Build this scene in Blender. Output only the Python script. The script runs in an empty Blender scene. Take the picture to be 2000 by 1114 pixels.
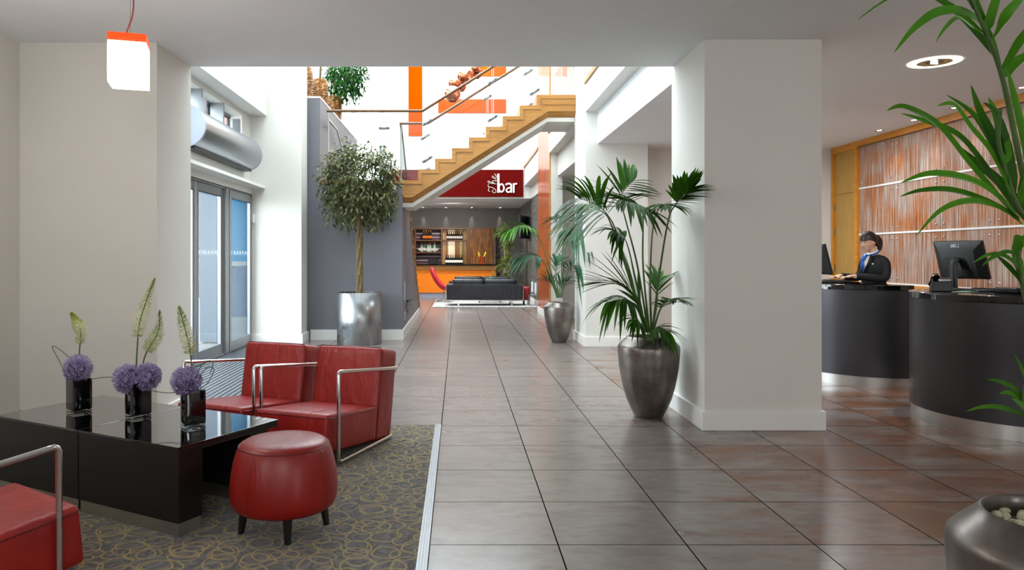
import bpy, bmesh, math, random
from mathutils import Vector, Matrix
random.seed(7)
C = bpy.context.scene.collection
PI = math.pi
V = Vector
# ------------------------------------------------------------------ camera
# measured from the photo: eye 1.348 m, focal 1432 px (2000 wide), straight-ahead point at (894.7, 501)
FP, HY, VX, EH = 1432.0, 501.0, 894.7, 1.348
cam = bpy.data.cameras.new('camera'); cam_ob = bpy.data.objects.new('camera', cam); C.objects.link(cam_ob)
cam.sensor_width = 36; cam.lens = 36*FP/2000
cam.shift_x = (1000-VX)/2000; cam.shift_y = (HY-557)/2000
cam.clip_start = 0.05; cam.clip_end = 200
cam_ob.location = (0, 0, EH); cam_ob.rotation_euler = (PI/2, 0, 0)
bpy.context.scene.camera = cam_ob
vs = bpy.context.scene.view_settings
vs.view_transform = 'Standard'; vs.look = 'None'; vs.gamma = 1.0; vs.exposure = 0.0; vs.use_curve_mapping = False
# ------------------------------------------------------------------ daylight
SKY = 12.0
w = bpy.data.worlds.new('sky'); bpy.context.scene.world = w; w.use_nodes = True
bg = w.node_tree.nodes['Background']; bg.inputs[0].default_value = (0.96, 0.98, 1.0, 1); bg.inputs[1].default_value = SKY
def portal(name, loc, rot, sx, sy):
    l = bpy.data.lights.new(name, 'AREA'); l.shape = 'RECTANGLE'; l.size = sx; l.size_y = sy; l.cycles.is_portal = True
    o = bpy.data.objects.new(name, l); C.objects.link(o); o.location = loc; o.rotation_euler = rot
portal('skylight_portal', (-0.6, 13.9, 7.62), (0, 0, 0), 4.6, 13.8)
portal('glass_door_portal', (-3.30, 8.8, 1.15), (0, -PI/2, 0), 2.3, 4.6)
portal('atrium_window_portal', (-3.6, 21.35, 5.0), (-PI/2, 0, 0), 2.7, 4.8)
portal('atrium_side_window_portal', (-3.3, 13.5, 5.7), (0, -PI/2, 0), 3.0, 13.0)
portal('bar_window_portal', (-4.25, 21.5, 1.6), (0, -PI/2, 0), 2.4, 7)
portal('rear_side_window_portal', (4.85, -3.1, 1.35), (PI/2, 0, 0), .9, 1.9)
portal('rear_window_portal', (0.2, -3.1, 2.4), (PI/2, 0, 0), 2.4, .8)
portal('near_window_portal', (-3.55, -1.0, 2.0), (0, -PI/2, 0), 1.4, 1.4)
def lamp(name, kind, loc, energy, color=(1, .86, .68), size=.05, spot=None, aim=None, blend=.6):
    l = bpy.data.lights.new(name, kind); l.energy = energy; l.color = color
    if kind == 'SPOT': l.spot_size = spot; l.spot_blend = blend; l.shadow_soft_size = size
    elif kind == 'POINT': l.shadow_soft_size = size
    elif kind == 'AREA': l.shape = 'DISK'; l.size = size
    o = bpy.data.objects.new(name, l); C.objects.link(o); o.location = loc
    if aim is not None: o.rotation_euler = (V(aim)-V(loc)).to_track_quat('-Z', 'Y').to_euler()
    return o
# ------------------------------------------------------------------ helpers
def W(px, py, D): return V(((px-VX)*D/FP, D, EH-(py-HY)*D/FP))
def hx(s):
    s = s.lstrip('#'); f = lambda c: c/12.92 if c <= .04045 else ((c+.055)/1.055)**2.4
    return tuple(f(int(s[i:i+2], 16)/255) for i in (0, 2, 4))
class MB:
    def __init__(s): s.v = []; s.f = []
    def add(s, vs_, fs):
        b = len(s.v); s.v += [V(p) for p in vs_]; s.f += [tuple(i+b for i in f) for f in fs]; return s
    def box(s, x0, x1, y0, y1, z0, z1, M=None):
        vs_ = [V((x, y, z)) for z in (z0, z1) for y in (y0, y1) for x in (x0, x1)]
        if M: vs_ = [M@p for p in vs_]
        return s.add(vs_, [(0, 2, 3, 1), (4, 5, 7, 6), (0, 1, 5, 4), (2, 6, 7, 3), (0, 4, 6, 2), (1, 3, 7, 5)])
    def prism(s, poly, axis, a, b):
        n = len(poly)
        mk = {'x': lambda p, t: (t, p[0], p[1]), 'y': lambda p, t: (p[0], t, p[1]), 'z': lambda p, t: (p[0], p[1], t)}[axis]
        return s.add([mk(p, a) for p in poly]+[mk(p, b) for p in poly],
                     [tuple(range(n)), tuple(range(2*n-1, n-1, -1))]+[(i, n+i, n+(i+1) % n, (i+1) % n) for i in range(n)])
    def tube(s, pts, r, seg=8, cap=True, ref=None):
        pts = [V(p) for p in pts]; n = len(pts)
        rs = r if isinstance(r, (list, tuple)) else [r]*n
        up = None; rings = []
        for i, p in enumerate(pts):
            t = (pts[min(i+1, n-1)]-pts[max(i-1, 0)])
            if t.length < 1e-9: t = V((0, 0, 1))
            t.normalize()
            if ref is not None: u = V(ref)
            else: u = up if up is not None else (V((0, 0, 1)) if abs(t.z) < .9 else V((0, 1, 0)))
            u = (u-t*u.dot(t))
            if u.length < 1e-6: u = t.orthogonal()
            u.normalize(); up = u; wv = t.cross(u)
            a, b = rs[i] if isinstance(rs[i], (list, tuple)) else (rs[i], rs[i])
            rings.append([p+u*(a*math.cos(2*PI*k/seg))+wv*(b*math.sin(2*PI*k/seg)) for k in range(seg)])
        vs_ = [q for rg in rings for q in rg]; fs = []
        for i in range(n-1):
            for k in range(seg):
                a = i*seg+k; b = i*seg+(k+1) % seg; fs.append((a, b, b+seg, a+seg))
        if cap: fs.append(tuple(range(seg-1, -1, -1))); fs.append(tuple((n-1)*seg+k for k in range(seg)))
        return s.add(vs_, fs)
    def lathe(s, prof, c=(0, 0, 0), seg=40, a0=0, a1=2*PI):
        full = abs(a1-a0-2*PI) < 1e-6; m = seg if full else seg+1; vs_ = []; fs = []
        for r, z in prof:
            for k in range(m):
                a = a0+(a1-a0)*k/seg; vs_.append((c[0]+r*math.cos(a), c[1]+r*math.sin(a), c[2]+z))
        for i in range(len(prof)-1):
            for k in range(seg):
                a = i*m+k; b = i*m+(k+1) % m; fs.append((a, b, b+m, a+m))
        return s.add(vs_, fs)
    def ball(s, c, r, nu=16, nv=10, sc=(1, 1, 1)):
        prof = [(math.sin(PI*i/nv), -math.cos(PI*i/nv)) for i in range(nv+1)]
        vs_ = []; fs = []
        for pr, pz in prof:
            for k in range(nu):
                a = 2*PI*k/nu; vs_.append((c[0]+r*pr*math.cos(a)*sc[0], c[1]+r*pr*math.sin(a)*sc[1], c[2]+r*pz*sc[2]))
        for i in range(nv):
            for k in range(nu):
                a = i*nu+k; b = i*nu+(k+1) % nu; fs.append((a, b, b+nu, a+nu))
        return s.add(vs_, fs)
    def rbox(s, x0, x1, y0, y1, z0, z1, r, n=10, bulge=(0, 0, 0), M=None):
        bm = bmesh.new(); bmesh.ops.create_cube(bm, size=2); bmesh.ops.subdivide_edges(bm, edges=bm.edges, cuts=n, use_grid_fill=True)
        cx, cy, cz = (x0+x1)/2, (y0+y1)/2, (z0+z1)/2; hx_, hy_, hz_ = (x1-x0)/2, (y1-y0)/2, (z1-z0)/2
        vs_ = []
        for v in bm.verts:
            u = v.co
            q = V([math.copysign(1-(1-abs(a))**1.6, a) if abs(a) < 1 else a for a in u])   # denser near edges
            p = V((q.x*hx_, q.y*hy_, q.z*hz_))
            inn = V((max(-hx_+r, min(hx_-r, p.x)), max(-hy_+r, min(hy_-r, p.y)), max(-hz_+r, min(hz_-r, p.z))))
            d = p-inn
            if d.length > 1e-9: p = inn+d.normalized()*r
            for ax in range(3):
                o = [q[j] for j in range(3) if j != ax]
                if abs(u[ax]) > .999: p[ax] += math.copysign(bulge[ax]*(1-o[0]**2)*(1-o[1]**2), u[ax])
            vs_.append(p+V((cx, cy, cz)))
        fs = [tuple(v.index for v in f.verts) for f in bm.faces]; bm.free()
        if M: vs_ = [M@p for p in vs_]
        return s.add(vs_, fs)
    def xf(s, M, start=0):
        for i in range(start, len(s.v)): s.v[i] = M@s.v[i]
        return s
def build(name, mb, m, parent=None, world=False, bevel=0, smooth=True, ang=38, seg=2, tags=None):
    me = bpy.data.meshes.new(name)
    off = parent.location if (parent is not None and world) else V((0, 0, 0))
    me.from_pydata([tuple(p-off) for p in mb.v], [], mb.f); me.update()
    bm = bmesh.new(); bm.from_mesh(me); bmesh.ops.remove_doubles(bm, verts=bm.verts, dist=1e-6)
    bmesh.ops.recalc_face_normals(bm, faces=bm.faces); bm.to_mesh(me); bm.free()
    o = bpy.data.objects.new(name, me); C.objects.link(o)
    if m: me.materials.append(m)
    if bevel:
        b = o.modifiers.new('b', 'BEVEL'); b.width = bevel; b.segments = seg; b.limit_method = 'ANGLE'; b.angle_limit = math.radians(40)
    if smooth:
        me.polygons.foreach_set('use_smooth', [True]*len(me.polygons)); me.set_sharp_from_angle(angle=math.radians(ang))
    if parent: o.parent = parent
    return o
def islands(mb):
    par = list(range(len(mb.v)))
    def f(i):
        while par[i] != i: par[i] = par[par[i]]; i = par[i]
        return i
    for fc in mb.f:
        for j in fc[1:]: par[f(j)] = f(fc[0])
    grp = {}
    for fc in mb.f: grp.setdefault(f(fc[0]), []).append(fc)
    for fs in grp.values():
        ids = sorted({i for fc in fs for i in fc}); mp_ = {i: k for k, i in enumerate(ids)}; m2 = MB(); m2.v = [mb.v[i] for i in ids]; m2.f = [tuple(mp_[i] for i in fc) for fc in fs]; yield m2
def build_each(name, mb, m, parent, **k):
    return [build(name, q, m, parent, **k) for q in islands(mb)]
def tag(o, label, cat, group=None, kind=None):
    if label: o['label'] = label
    if cat: o['category'] = cat
    if group: o['group'] = group
    if kind: o['kind'] = kind
    return o
def thing(name, loc, label, cat, rz=0, group=None):
    o = bpy.data.objects.new(name, None); C.objects.link(o); o.empty_display_size = .1
    o.location = loc; o.rotation_euler = (0, 0, rz); return tag(o, label, cat, group)
def struct(name, mb, m, label=None, bevel=0, **k):
    o = build(name, mb, m, bevel=bevel, **k); o['kind'] = 'structure'
    if label: o['label'] = label
    return o
def dup(root, loc, rz=None, label=None, group=None):
    r = root.copy(); C.objects.link(r); r.location = loc
    if rz is not None: r.rotation_euler = (0, 0, rz)
    if label: r['label'] = label
    if group: r['group'] = group
    for ch in list(root.children):
        c = ch.copy(); C.objects.link(c); c.parent = r
        for g in list(ch.children):
            d = g.copy(); C.objects.link(d); d.parent = c
    return r
# ------------------------------------------------------------------ materials
def newmat(name):
    m = bpy.data.materials.new(name); m.use_nodes = True
    return m, m.node_tree, m.node_tree.nodes['Principled BSDF']
def N(nt, t, **k):
    n = nt.nodes.new(t)
    for a, b in k.items(): setattr(n, a, b)
    return n
def math_(nt, op, a, b=None, c=None):
    n = N(nt, 'ShaderNodeMath', operation=op)
    for i, x in enumerate((a, b, c)):
        if x is None: continue
        if isinstance(x, (int, float)): n.inputs[i].default_value = x
        else: nt.links.new(x, n.inputs[i])
    return n.outputs[0]
def mixc(nt, fac, a, b, mode='MIX'):
    n = N(nt, 'ShaderNodeMix', data_type='RGBA', blend_type=mode)
    for s, x in ((0, fac), (6, a), (7, b)):
        if isinstance(x, (int, float)): n.inputs[s].default_value = x
        elif isinstance(x, tuple): n.inputs[s].default_value = (*x[:3], 1)
        else: nt.links.new(x, n.inputs[s])
    return n.outputs[2]
def coords(nt, scale=(1, 1, 1), kind='Object', rot=(0, 0, 0)):
    if kind == 'World':
        g = N(nt, 'ShaderNodeNewGeometry'); src = g.outputs['Position']
    else:
        tc = N(nt, 'ShaderNodeTexCoord'); src = tc.outputs[kind]
    mp = N(nt, 'ShaderNodeMapping'); mp.inputs[3].default_value = scale; mp.inputs[2].default_value = rot
    nt.links.new(src, mp.inputs[0]); return mp.outputs[0]
def noise(nt, vec, scale, detail=3, rough=.5, dist=0):
    n = N(nt, 'ShaderNodeTexNoise'); n.inputs['Scale'].default_value = scale; n.inputs['Detail'].default_value = detail
    n.inputs['Roughness'].default_value = rough; n.inputs['Distortion'].default_value = dist
    if vec is not None: nt.links.new(vec, n.inputs['Vector'])
    return n.outputs['Fac']
def ramp(nt, fac, stops):
    r = N(nt, 'ShaderNodeValToRGB'); nt.links.new(fac, r.inputs[0]); e = r.color_ramp.elements
    while len(e) < len(stops): e.new(.5)
    for i, (p, c) in enumerate(stops): e[i].position = p; e[i].color = (*c[:3], 1) if isinstance(c, tuple) else (c, c, c, 1)
    return r.outputs[0]
def bump(nt, b, h, strength=.2, dist=.01):
    n = N(nt, 'ShaderNodeBump'); n.inputs['Strength'].default_value = strength; n.inputs['Distance'].default_value = dist
    nt.links.new(h, n.inputs['Height']); nt.links.new(n.outputs[0], b.inputs['Normal'])
def mat(name, col, rough=.5, metal=0, var=.06, vs_=6, bmp=0, bs=60, spec=.5, coat=0, emit=None, es=0, sub=0):
    m, nt, b = newmat(name); col = hx(col) if isinstance(col, str) else col
    v = coords(nt); n = noise(nt, v, vs_, 4)
    c2 = tuple(max(0, x*(1-var*2)) for x in col)
    nt.links.new(ramp(nt, n, [(.3, c2), (.7, col)]), b.inputs['Base Color'])
    b.inputs['Roughness'].default_value = rough; b.inputs['Metallic'].default_value = metal
    b.inputs['Specular IOR Level'].default_value = spec; b.inputs['Coat Weight'].default_value = coat; b.inputs['Coat Roughness'].default_value = .05
    if bmp: bump(nt, b, noise(nt, v, bs, 4), bmp, .004)
    if emit: b.inputs['Emission Color'].default_value = (*(hx(emit) if isinstance(emit, str) else emit), 1); b.inputs['Emission Strength'].default_value = es
    return m
def glass(name, tint=(1, 1, 1), gl=.9, ior=1.5, rough=.0):
    m, nt, b = newmat(name); nt.nodes.remove(b); out = nt.nodes['Material Output']
    tr = N(nt, 'ShaderNodeBsdfTransparent'); tr.inputs[0].default_value = (*tint, 1)
    g = N(nt, 'ShaderNodeBsdfGlossy'); g.inputs['Roughness'].default_value = rough
    fr = N(nt, 'ShaderNodeFresnel'); fr.inputs[0].default_value = ior
    mx = N(nt, 'ShaderNodeMixShader'); nt.links.new(math_(nt, 'MULTIPLY', fr.outputs[0], gl), mx.inputs[0])
    nt.links.new(tr.outputs[0], mx.inputs[1]); nt.links.new(g.outputs[0], mx.inputs[2]); nt.links.new(mx.outputs[0], out.inputs[0]); return m
def wood(name, a, b_, axis='x', rough=.35, scale=1.0, coat=0):
    m, nt, b = newmat(name)
    s = {'x': (1.2, 22, 22), 'y': (22, 1.2, 22), 'z': (22, 22, 1.2)}[axis]
    v = coords(nt, tuple(q*scale for q in s)); n = noise(nt, v, 1.6, 6, .6, .6); n2 = noise(nt, coords(nt, (.7, .7, .7)), 2, 3)
    c = ramp(nt, n, [(.3, hx(a)), (.7, hx(b_))]); c = mixc(nt, .25, c, ramp(nt, n2, [(.3, hx(a)), (.7, hx(b_))]))
    nt.links.new(c, b.inputs['Base Color']); b.inputs['Roughness'].default_value = rough; b.inputs['Coat Weight'].default_value = coat
    bump(nt, b, n, .08, .003); return m
def brushed(name, col, rough=.3, axis='z'):
    m, nt, b = newmat(name); s = {'z': (1, 1, 120), 'x': (2, 120, 120), 'v': (90, 90, 1)}[axis]
    n = noise(nt, coords(nt, s), 3, 3); col = hx(col)
    nt.links.new(ramp(nt, n, [(.2, tuple(x*.8 for x in col)), (.8, col)]), b.inputs['Base Color'])
    b.inputs['Metallic'].default_value = 1; nt.links.new(ramp(nt, n, [(0, rough*.8), (1, rough*1.25)]), b.inputs['Roughness']); b.inputs['Anisotropic'].default_value = .75 if axis == 'v' else 0; return m

M_wall = mat('white_paint', '#d6d3cc', .6, var=.015, vs_=2, bmp=.03, bs=180)
M_ceil = mat('ceiling_paint', '#eceff2', .8, var=.01)
M_grey = mat('grey_paint', '#706f76', .55, var=.03, vs_=2, bmp=.03, bs=160)
M_skirt = mat('skirting_gloss_paint', '#e2e0dc', .3, var=.01)
M_barwall = mat('bar_grey_paint', '#5c5a5a', .6, var=.05, vs_=3)
M_redsign = mat('sign_red_panel', '#5c0c0a', .9, spec=.03, metal=0, var=.05)
M_signwhite = mat('white_letter', '#f4f2f0', .4, var=0)
M_signline = mat('script_letter', '#c9c2b4', .4, var=0)
M_orange = mat('orange_wall_panel', (.50, .05, .0), .8, spec=0, var=.02)
M_baror = mat('orange_laminate', (.95, .24, .002), .35, var=.04)
M_oakx = wood('oak_horizontal', '#8a5a26', '#b9843f', 'x'); M_oaky = wood('oak_deep', '#8a5a26', '#b9843f', 'y'); M_oakz = wood('oak_upright', '#9a6a28', '#c8923f', 'z')
M_baroak = wood('bar_oak', '#4a2a0e', '#7c4c1a', 'z', .45)
M_oakor = wood('honey_oak', '#b06c14', '#d98f24', 'y'); M_oakdoor = wood('golden_oak', '#9a722c', '#bd9040', 'z')
M_handr = wood('handrail_wood', '#4e341c', '#6e4a28', 'x')
M_walnut = wood('dark_wenge', '#0b0909', '#171313', 'x', .38)
M_wengez = wood('dark_wenge_upright', '#0d0c0d', '#1c1a1b', 'z', .42)
M_copper = mat('mirror_copper', '#cf7f5c', .06, 1, var=.02)
M_steel = brushed('brushed_steel', '#a2a5a8', .26, 'v')
M_steelh = mat('brushed_steel_band', '#c4c2be', .33, 1, var=.03, vs_=5)
M_chrome = mat('chrome', '#d8d8d8', .12, 1, var=.02)
M_alu = mat('anodised_aluminium', '#8f9193', .38, .7, var=.04)
M_alucurt = brushed('satin_aluminium', '#a9adb3', .3, 'z')
M_alucap = mat('pale_blue_grey_enamel', '#aeb6c6', .4, .1, var=.02)
M_black = mat('black_plastic', '#101012', .4, var=.1)
M_blackg = mat('black_gloss', '#050506', .05, var=.1, coat=.6)
M_tabtop = mat('black_glass_top', '#040405', .03, var=.1, coat=1)
M_granite = mat('black_granite', '#060607', .06, var=.3, vs_=300, coat=.4)
M_desk = None
M_glass = glass('clear_glass', (.985, .996, .992), .45)
M_glassedge = glass('green_edge_glass', (.72, .86, .84), .9)
M_gedge = mat('ground_glass_edge', '#a9b4b4', .3, var=.02)
M_clamp = mat('satin_steel_clamp', '#8d8f92', .35, .5, var=.05)
M_doorglass = glass('door_glass', (.9, .95, .97), .3)
M_blueglass = mat('blue_film_glass', '#1496e6', .2, var=.03, emit='#0a8ae8', es=0.0)
M_trunkb = mat('bark', '#7d6a4a', .8, var=.25, vs_=25, bmp=.5, bs=40)
M_soil = mat('dark_soil', '#1d1712', .9, var=.3, vs_=60, bmp=.6, bs=90)
M_pebble = mat('cream_pebbles', '#8d8a70', .5, var=.2, vs_=40)
def leafmat(name, a, b_, rough=.38, tr=.15):
    m, nt, b = newmat(name); n = noise(nt, coords(nt), 7, 4)
    g = N(nt, 'ShaderNodeNewGeometry')
    c = ramp(nt, math_(nt, 'ADD', math_(nt, 'MULTIPLY', n, .6), math_(nt, 'MULTIPLY', g.outputs['Random Per Island'], .45)), [(.25, hx(a)), (.8, hx(b_))])
    nt.links.new(c, b.inputs['Base Color']); b.inputs['Roughness'].default_value = rough; b.inputs['Specular IOR Level'].default_value = .16
    t = N(nt, 'ShaderNodeBsdfTranslucent'); nt.links.new(c, t.inputs[0]); mx = N(nt, 'ShaderNodeMixShader'); mx.inputs[0].default_value = tr
    nt.links.new(b.outputs[0], mx.inputs[1]); nt.links.new(t.outputs[0], mx.inputs[2]); nt.links.new(mx.outputs[0], nt.nodes['Material Output'].inputs[0]); return m
M_palm = leafmat('palm_leaf', '#143306', '#3f7412', .5); M_palmd = leafmat('palm_leaf_blue_green', '#1a3623', '#416a4c', .5)
M_palmf = leafmat('palm_leaf_near', '#2a560c', '#4c8a1a', .42, .35)
M_stem = mat('palm_stem', '#4e6a34', .5, var=.2)
M_ficus = leafmat('ficus_leaf', '#2c3820', '#85855c', .4, .12); M_ficus2 = leafmat('ficus_leaf_fresh', '#123a16', '#39702c', .5, .12)
M_drac = leafmat('dracaena_leaf', '#4a6a18', '#a4b440', .45, .25)
M_allium = leafmat('allium_flower', '#75689a', '#cdbfe0', .8, .25)
M_spike = leafmat('foxtail_flower', '#d4d9a0', '#fbfbe2', .6, .35); M_spiket = leafmat('foxtail_bud', '#94a828', '#c8d058', .6, .35)
M_flstem = mat('flower_stem', '#4b7030', .5, var=.2); M_grass = mat('bear_grass', '#42543a', .45, var=.2)
# zinc-bronze planter
m, nt, b = newmat('bronze_planter'); n = noise(nt, coords(nt), 4, 6, .6, .4); n2 = noise(nt, coords(nt), 30, 3)
nt.links.new(ramp(nt, n, [(.3, hx('#5a524c')), (.7, hx('#8f8781'))]), b.inputs['Base Color']); b.inputs['Metallic'].default_value = .85
nt.links.new(ramp(nt, n, [(.3, .26), (.7, .44)]), b.inputs['Roughness']); bump(nt, b, n2, .12, .004); M_pot = m
# copper mosaic planter
m, nt, b = newmat('mosaic_planter'); vr = N(nt, 'ShaderNodeTexVoronoi'); vr.inputs['Scale'].default_value = 26; nt.links.new(coords(nt, (1, 1, 1.6)), vr.inputs['Vector'])
nt.links.new(ramp(nt, noise(nt, coords(nt), 12, 4), [(.3, hx('#3c240e')), (.55, hx('#8e5c26')), (.75, hx('#d9b887'))]), b.inputs['Base Color'])
b.inputs['Metallic'].default_value = .5; b.inputs['Roughness'].default_value = .35; bump(nt, b, vr.outputs['Distance'], .8, .03); M_mosaic = m
# leather
def leather(name, a, b_, rough=.36, wr=.42):
    m, nt, b = newmat(name); v = coords(nt)
    n = noise(nt, v, 3, 4); nt.links.new(ramp(nt, n, [(.3, hx(a)), (.7, hx(b_))]), b.inputs['Base Color'])
    b.inputs['Roughness'].default_value = rough; b.inputs['Coat Weight'].default_value = .15; b.inputs['Coat Roughness'].default_value = .35
    wv = noise(nt, coords(nt, (5, 1.6, 1.6)), 2.2, 2, .5, 1.2); gr = noise(nt, v, 160, 3)
    bump(nt, b, math_(nt, 'ADD', math_(nt, 'MULTIPLY', wv, 1.0), math_(nt, 'MULTIPLY', gr, .05)), wr, .035); return m
M_red = leather('red_leather', '#8a0f0b', '#a51811', .40); M_redseam = mat('red_piping', '#5c0806', .4, var=.05)
M_redst = leather('red_stool_leather', '#800702', '#950c05', .40, .12)
M_blackl = leather('black_leather', '#14161a', '#22252a', .35)
M_pinkred = mat('crimson_felt', '#c80f34', .6, var=.08)
# floor tiles
m, nt, b = newmat('slate_tiles'); p = coords(nt, (1, 1, 1), 'World')
sp = N(nt, 'ShaderNodeSeparateXYZ'); nt.links.new(p, sp.inputs[0])
tx = math_(nt, 'DIVIDE', math_(nt, 'ADD', sp.outputs[0], .133+60), .6); ty = math_(nt, 'DIVIDE', math_(nt, 'ADD', sp.outputs[1], 60-5.824), .6)
fx = math_(nt, 'FRACT', tx); fy = math_(nt, 'FRACT', ty)
dx = math_(nt, 'ABSOLUTE', math_(nt, 'SUBTRACT', fx, .5)); dy = math_(nt, 'ABSOLUTE', math_(nt, 'SUBTRACT', fy, .5))
joint = math_(nt, 'GREATER_THAN', math_(nt, 'MAXIMUM', dx, dy), .4945)
cb = N(nt, 'ShaderNodeCombineXYZ'); nt.links.new(math_(nt, 'FLOOR', tx), cb.inputs[0]); nt.links.new(math_(nt, 'FLOOR', ty), cb.inputs[1])
wn = N(nt, 'ShaderNodeTexWhiteNoise'); nt.links.new(cb.outputs[0], wn.inputs[0])
vm = N(nt, 'ShaderNodeVectorMath', operation='MULTIPLY_ADD'); nt.links.new(wn.outputs['Color'], vm.inputs[0]); vm.inputs[1].default_value = (9, 9, 9); nt.links.new(p, vm.inputs[2])
mp = N(nt, 'ShaderNodeMapping'); mp.inputs[3].default_value = (1.1, 2.2, 1); nt.links.new(vm.outputs[0], mp.inputs[0])
n1 = noise(nt, mp.outputs[0], 1.5, 5, .55, .15); n2 = noise(nt, mp.outputs[0], 3.4, 5, .6, .2)
bias = math_(nt, 'MULTIPLY', math_(nt, 'MINIMUM', math_(nt, 'MAXIMUM', math_(nt, 'SUBTRACT', sp.outputs[0], 1.75), -.7), .7), .17)
n1b = math_(nt, 'ADD', n1, bias)
grey = ramp(nt, n2, [(.3, hx('#6b615c')), (.55, hx('#7c716c')), (.75, hx('#6d6560'))])
rust = ramp(nt, n2, [(.30, hx('#33281a')), (.46, hx('#703c10')), (.6, hx('#573616')), (.72, hx('#483f30'))])
col = mixc(nt, ramp(nt, n1b, [(.46, 0), (.68, .9)]), grey, rust)
col = mixc(nt, math_(nt, 'MULTIPLY', wn.outputs['Value'], .12), col, hx('#4a4440'))
col = mixc(nt, joint, col, hx('#0e0b0a'))
nt.links.new(col, b.inputs['Base Color'])
nt.links.new(math_(nt, 'ADD', ramp(nt, n1, [(.3, .21), (.7, .28)]), math_(nt, 'MULTIPLY', joint, .4)), b.inputs['Roughness'])
nt.links.new(math_(nt, 'MULTIPLY', math_(nt, 'SUBTRACT', 1, joint), .6), b.inputs['Specular IOR Level'])
bump(nt, b, math_(nt, 'SUBTRACT', 1, joint), .1, .003); M_tile = m
# loop-pattern carpet
m, nt, b = newmat('loop_carpet'); p = coords(nt, (1, 1, 1), 'World')
dn = N(nt, 'ShaderNodeTexNoise'); dn.inputs['Scale'].default_value = 4; nt.links.new(p, dn.inputs['Vector'])
def rings(sc, off, R, wd, rnd=1.0):
    ad = N(nt, 'ShaderNodeVectorMath', operation='MULTIPLY_ADD'); nt.links.new(dn.outputs['Color'], ad.inputs[0]); ad.inputs[1].default_value = (.10, .10, 0); nt.links.new(p, ad.inputs[2])
    a2 = N(nt, 'ShaderNodeVectorMath', operation='ADD'); nt.links.new(ad.outputs[0], a2.inputs[0]); a2.inputs[1].default_value = (off, off*1.7, 0)
    v_ = N(nt, 'ShaderNodeTexVoronoi', voronoi_dimensions='2D'); v_.inputs['Scale'].default_value = sc; v_.inputs['Randomness'].default_value = rnd; nt.links.new(a2.outputs[0], v_.inputs['Vector'])
    return math_(nt, 'LESS_THAN', math_(nt, 'ABSOLUTE', math_(nt, 'SUBTRACT', v_.outputs['Distance'], R)), wd)
y1 = rings(4.7, 0, .36, .022, .45); y2 = rings(5.2, 3.37, .34, .024, .5); y3 = rings(6.2, 8.8, .36, .024, .5)
k1 = rings(6.0, 5.1, .36, .04, .5); k2 = rings(8, 7.9, .36, .05, .6); w1 = rings(7, 11.3, .36, .025, .5)
pn = noise(nt, p, 260, 2); pn2 = noise(nt, p, 26, 4)
c = ramp(nt, pn2, [(.3, hx('#4d4846')), (.7, hx('#6a6560'))])
c = mixc(nt, math_(nt, 'MULTIPLY', math_(nt, 'MAXIMUM', k1, k2), .85), c, hx('#28252b')); c = mixc(nt, math_(nt, 'MULTIPLY', w1, .5), c, hx('#86827e'))
c = mixc(nt, math_(nt, 'MULTIPLY', math_(nt, 'MAXIMUM', math_(nt, 'MAXIMUM', y1, y2), y3), .8), c, hx('#b79c42'))
c = mixc(nt, ramp(nt, pn, [(.3, .45), (.7, 0.0)]), c, (0.02, .02, .02))
nt.links.new(c, b.inputs['Base Color']); b.inputs['Roughness'].default_value = .95; b.inputs['Sheen Weight'].default_value = .3; bump(nt, b, pn, .6, .01); M_carpet = m
# entrance mat
m, nt, b = newmat('ribbed_mat'); p = coords(nt, (1, 1, 1), 'World'); sp = N(nt, 'ShaderNodeSeparateXYZ'); nt.links.new(p, sp.inputs[0])
fr = math_(nt, 'FRACT', math_(nt, 'MULTIPLY', sp.outputs[0], 17)); st = math_(nt, 'GREATER_THAN', fr, .70)
nt.links.new(mixc(nt, st, hx('#1d1f24'), hx('#9aa0a8')), b.inputs['Base Color']); nt.links.new(math_(nt, 'MULTIPLY', st, .7), b.inputs['Metallic']); b.inputs['Roughness'].default_value = .45
bump(nt, b, st, .5, .006); M_mat = m
# reeded resin panels on the reception wall (vertical reeds)
def reeds(name, stops, sc=(60, 60, 1.2), rough=.35, blotch=.5):
    m, nt, b = newmat(name); p = coords(nt, sc, 'World'); n = noise(nt, p, 1.6, 2, .55, .15); big = noise(nt, coords(nt, (1, 1, 1), 'World'), 2.2, 5, .6, .5)
    f = math_(nt, 'ADD', math_(nt, 'MULTIPLY', n, 1.0), math_(nt, 'MULTIPLY', math_(nt, 'SUBTRACT', big, .5), blotch))
    nt.links.new(ramp(nt, f, stops), b.inputs['Base Color']); b.inputs['Roughness'].default_value = rough
    bump(nt, b, n, .5, .01); return m
m, nt, b = newmat('reed_panel'); p = coords(nt, (80, 80, .9), 'World'); n = noise(nt, p, 1.6, 2, .55, .15); big = noise(nt, coords(nt, (1, 1, 1), 'World'), 1.9, 5, .62, .4); med = noise(nt, coords(nt, (6, 6, 1.2), 'World'), 1.5, 4, .6, .3)
ca = ramp(nt, n, [(.34, hx('#5a2a0c')), (.46, hx('#9a4e16')), (.56, hx('#b06c30')), (.68, hx('#bda48a'))]); cb_ = ramp(nt, n, [(.34, hx('#4e3828')), (.46, hx('#93765f')), (.56, hx('#a89c98')), (.68, hx('#d6d0cc'))])
nt.links.new(mixc(nt, ramp(nt, math_(nt, 'ADD', math_(nt, 'MULTIPLY', big, .6), math_(nt, 'MULTIPLY', med, .4)), [(.40, 0), (.60, 1)]), ca, cb_), b.inputs['Base Color']); b.inputs['Roughness'].default_value = .35; bump(nt, b, n, .5, .01); M_reed = m
M_reedd = reeds('dark_reed_panel', [(.3, hx('#2e1806')), (.5, hx('#7a4a14')), (.7, hx('#9a6a38'))], (30, 30, 1.2))
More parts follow.
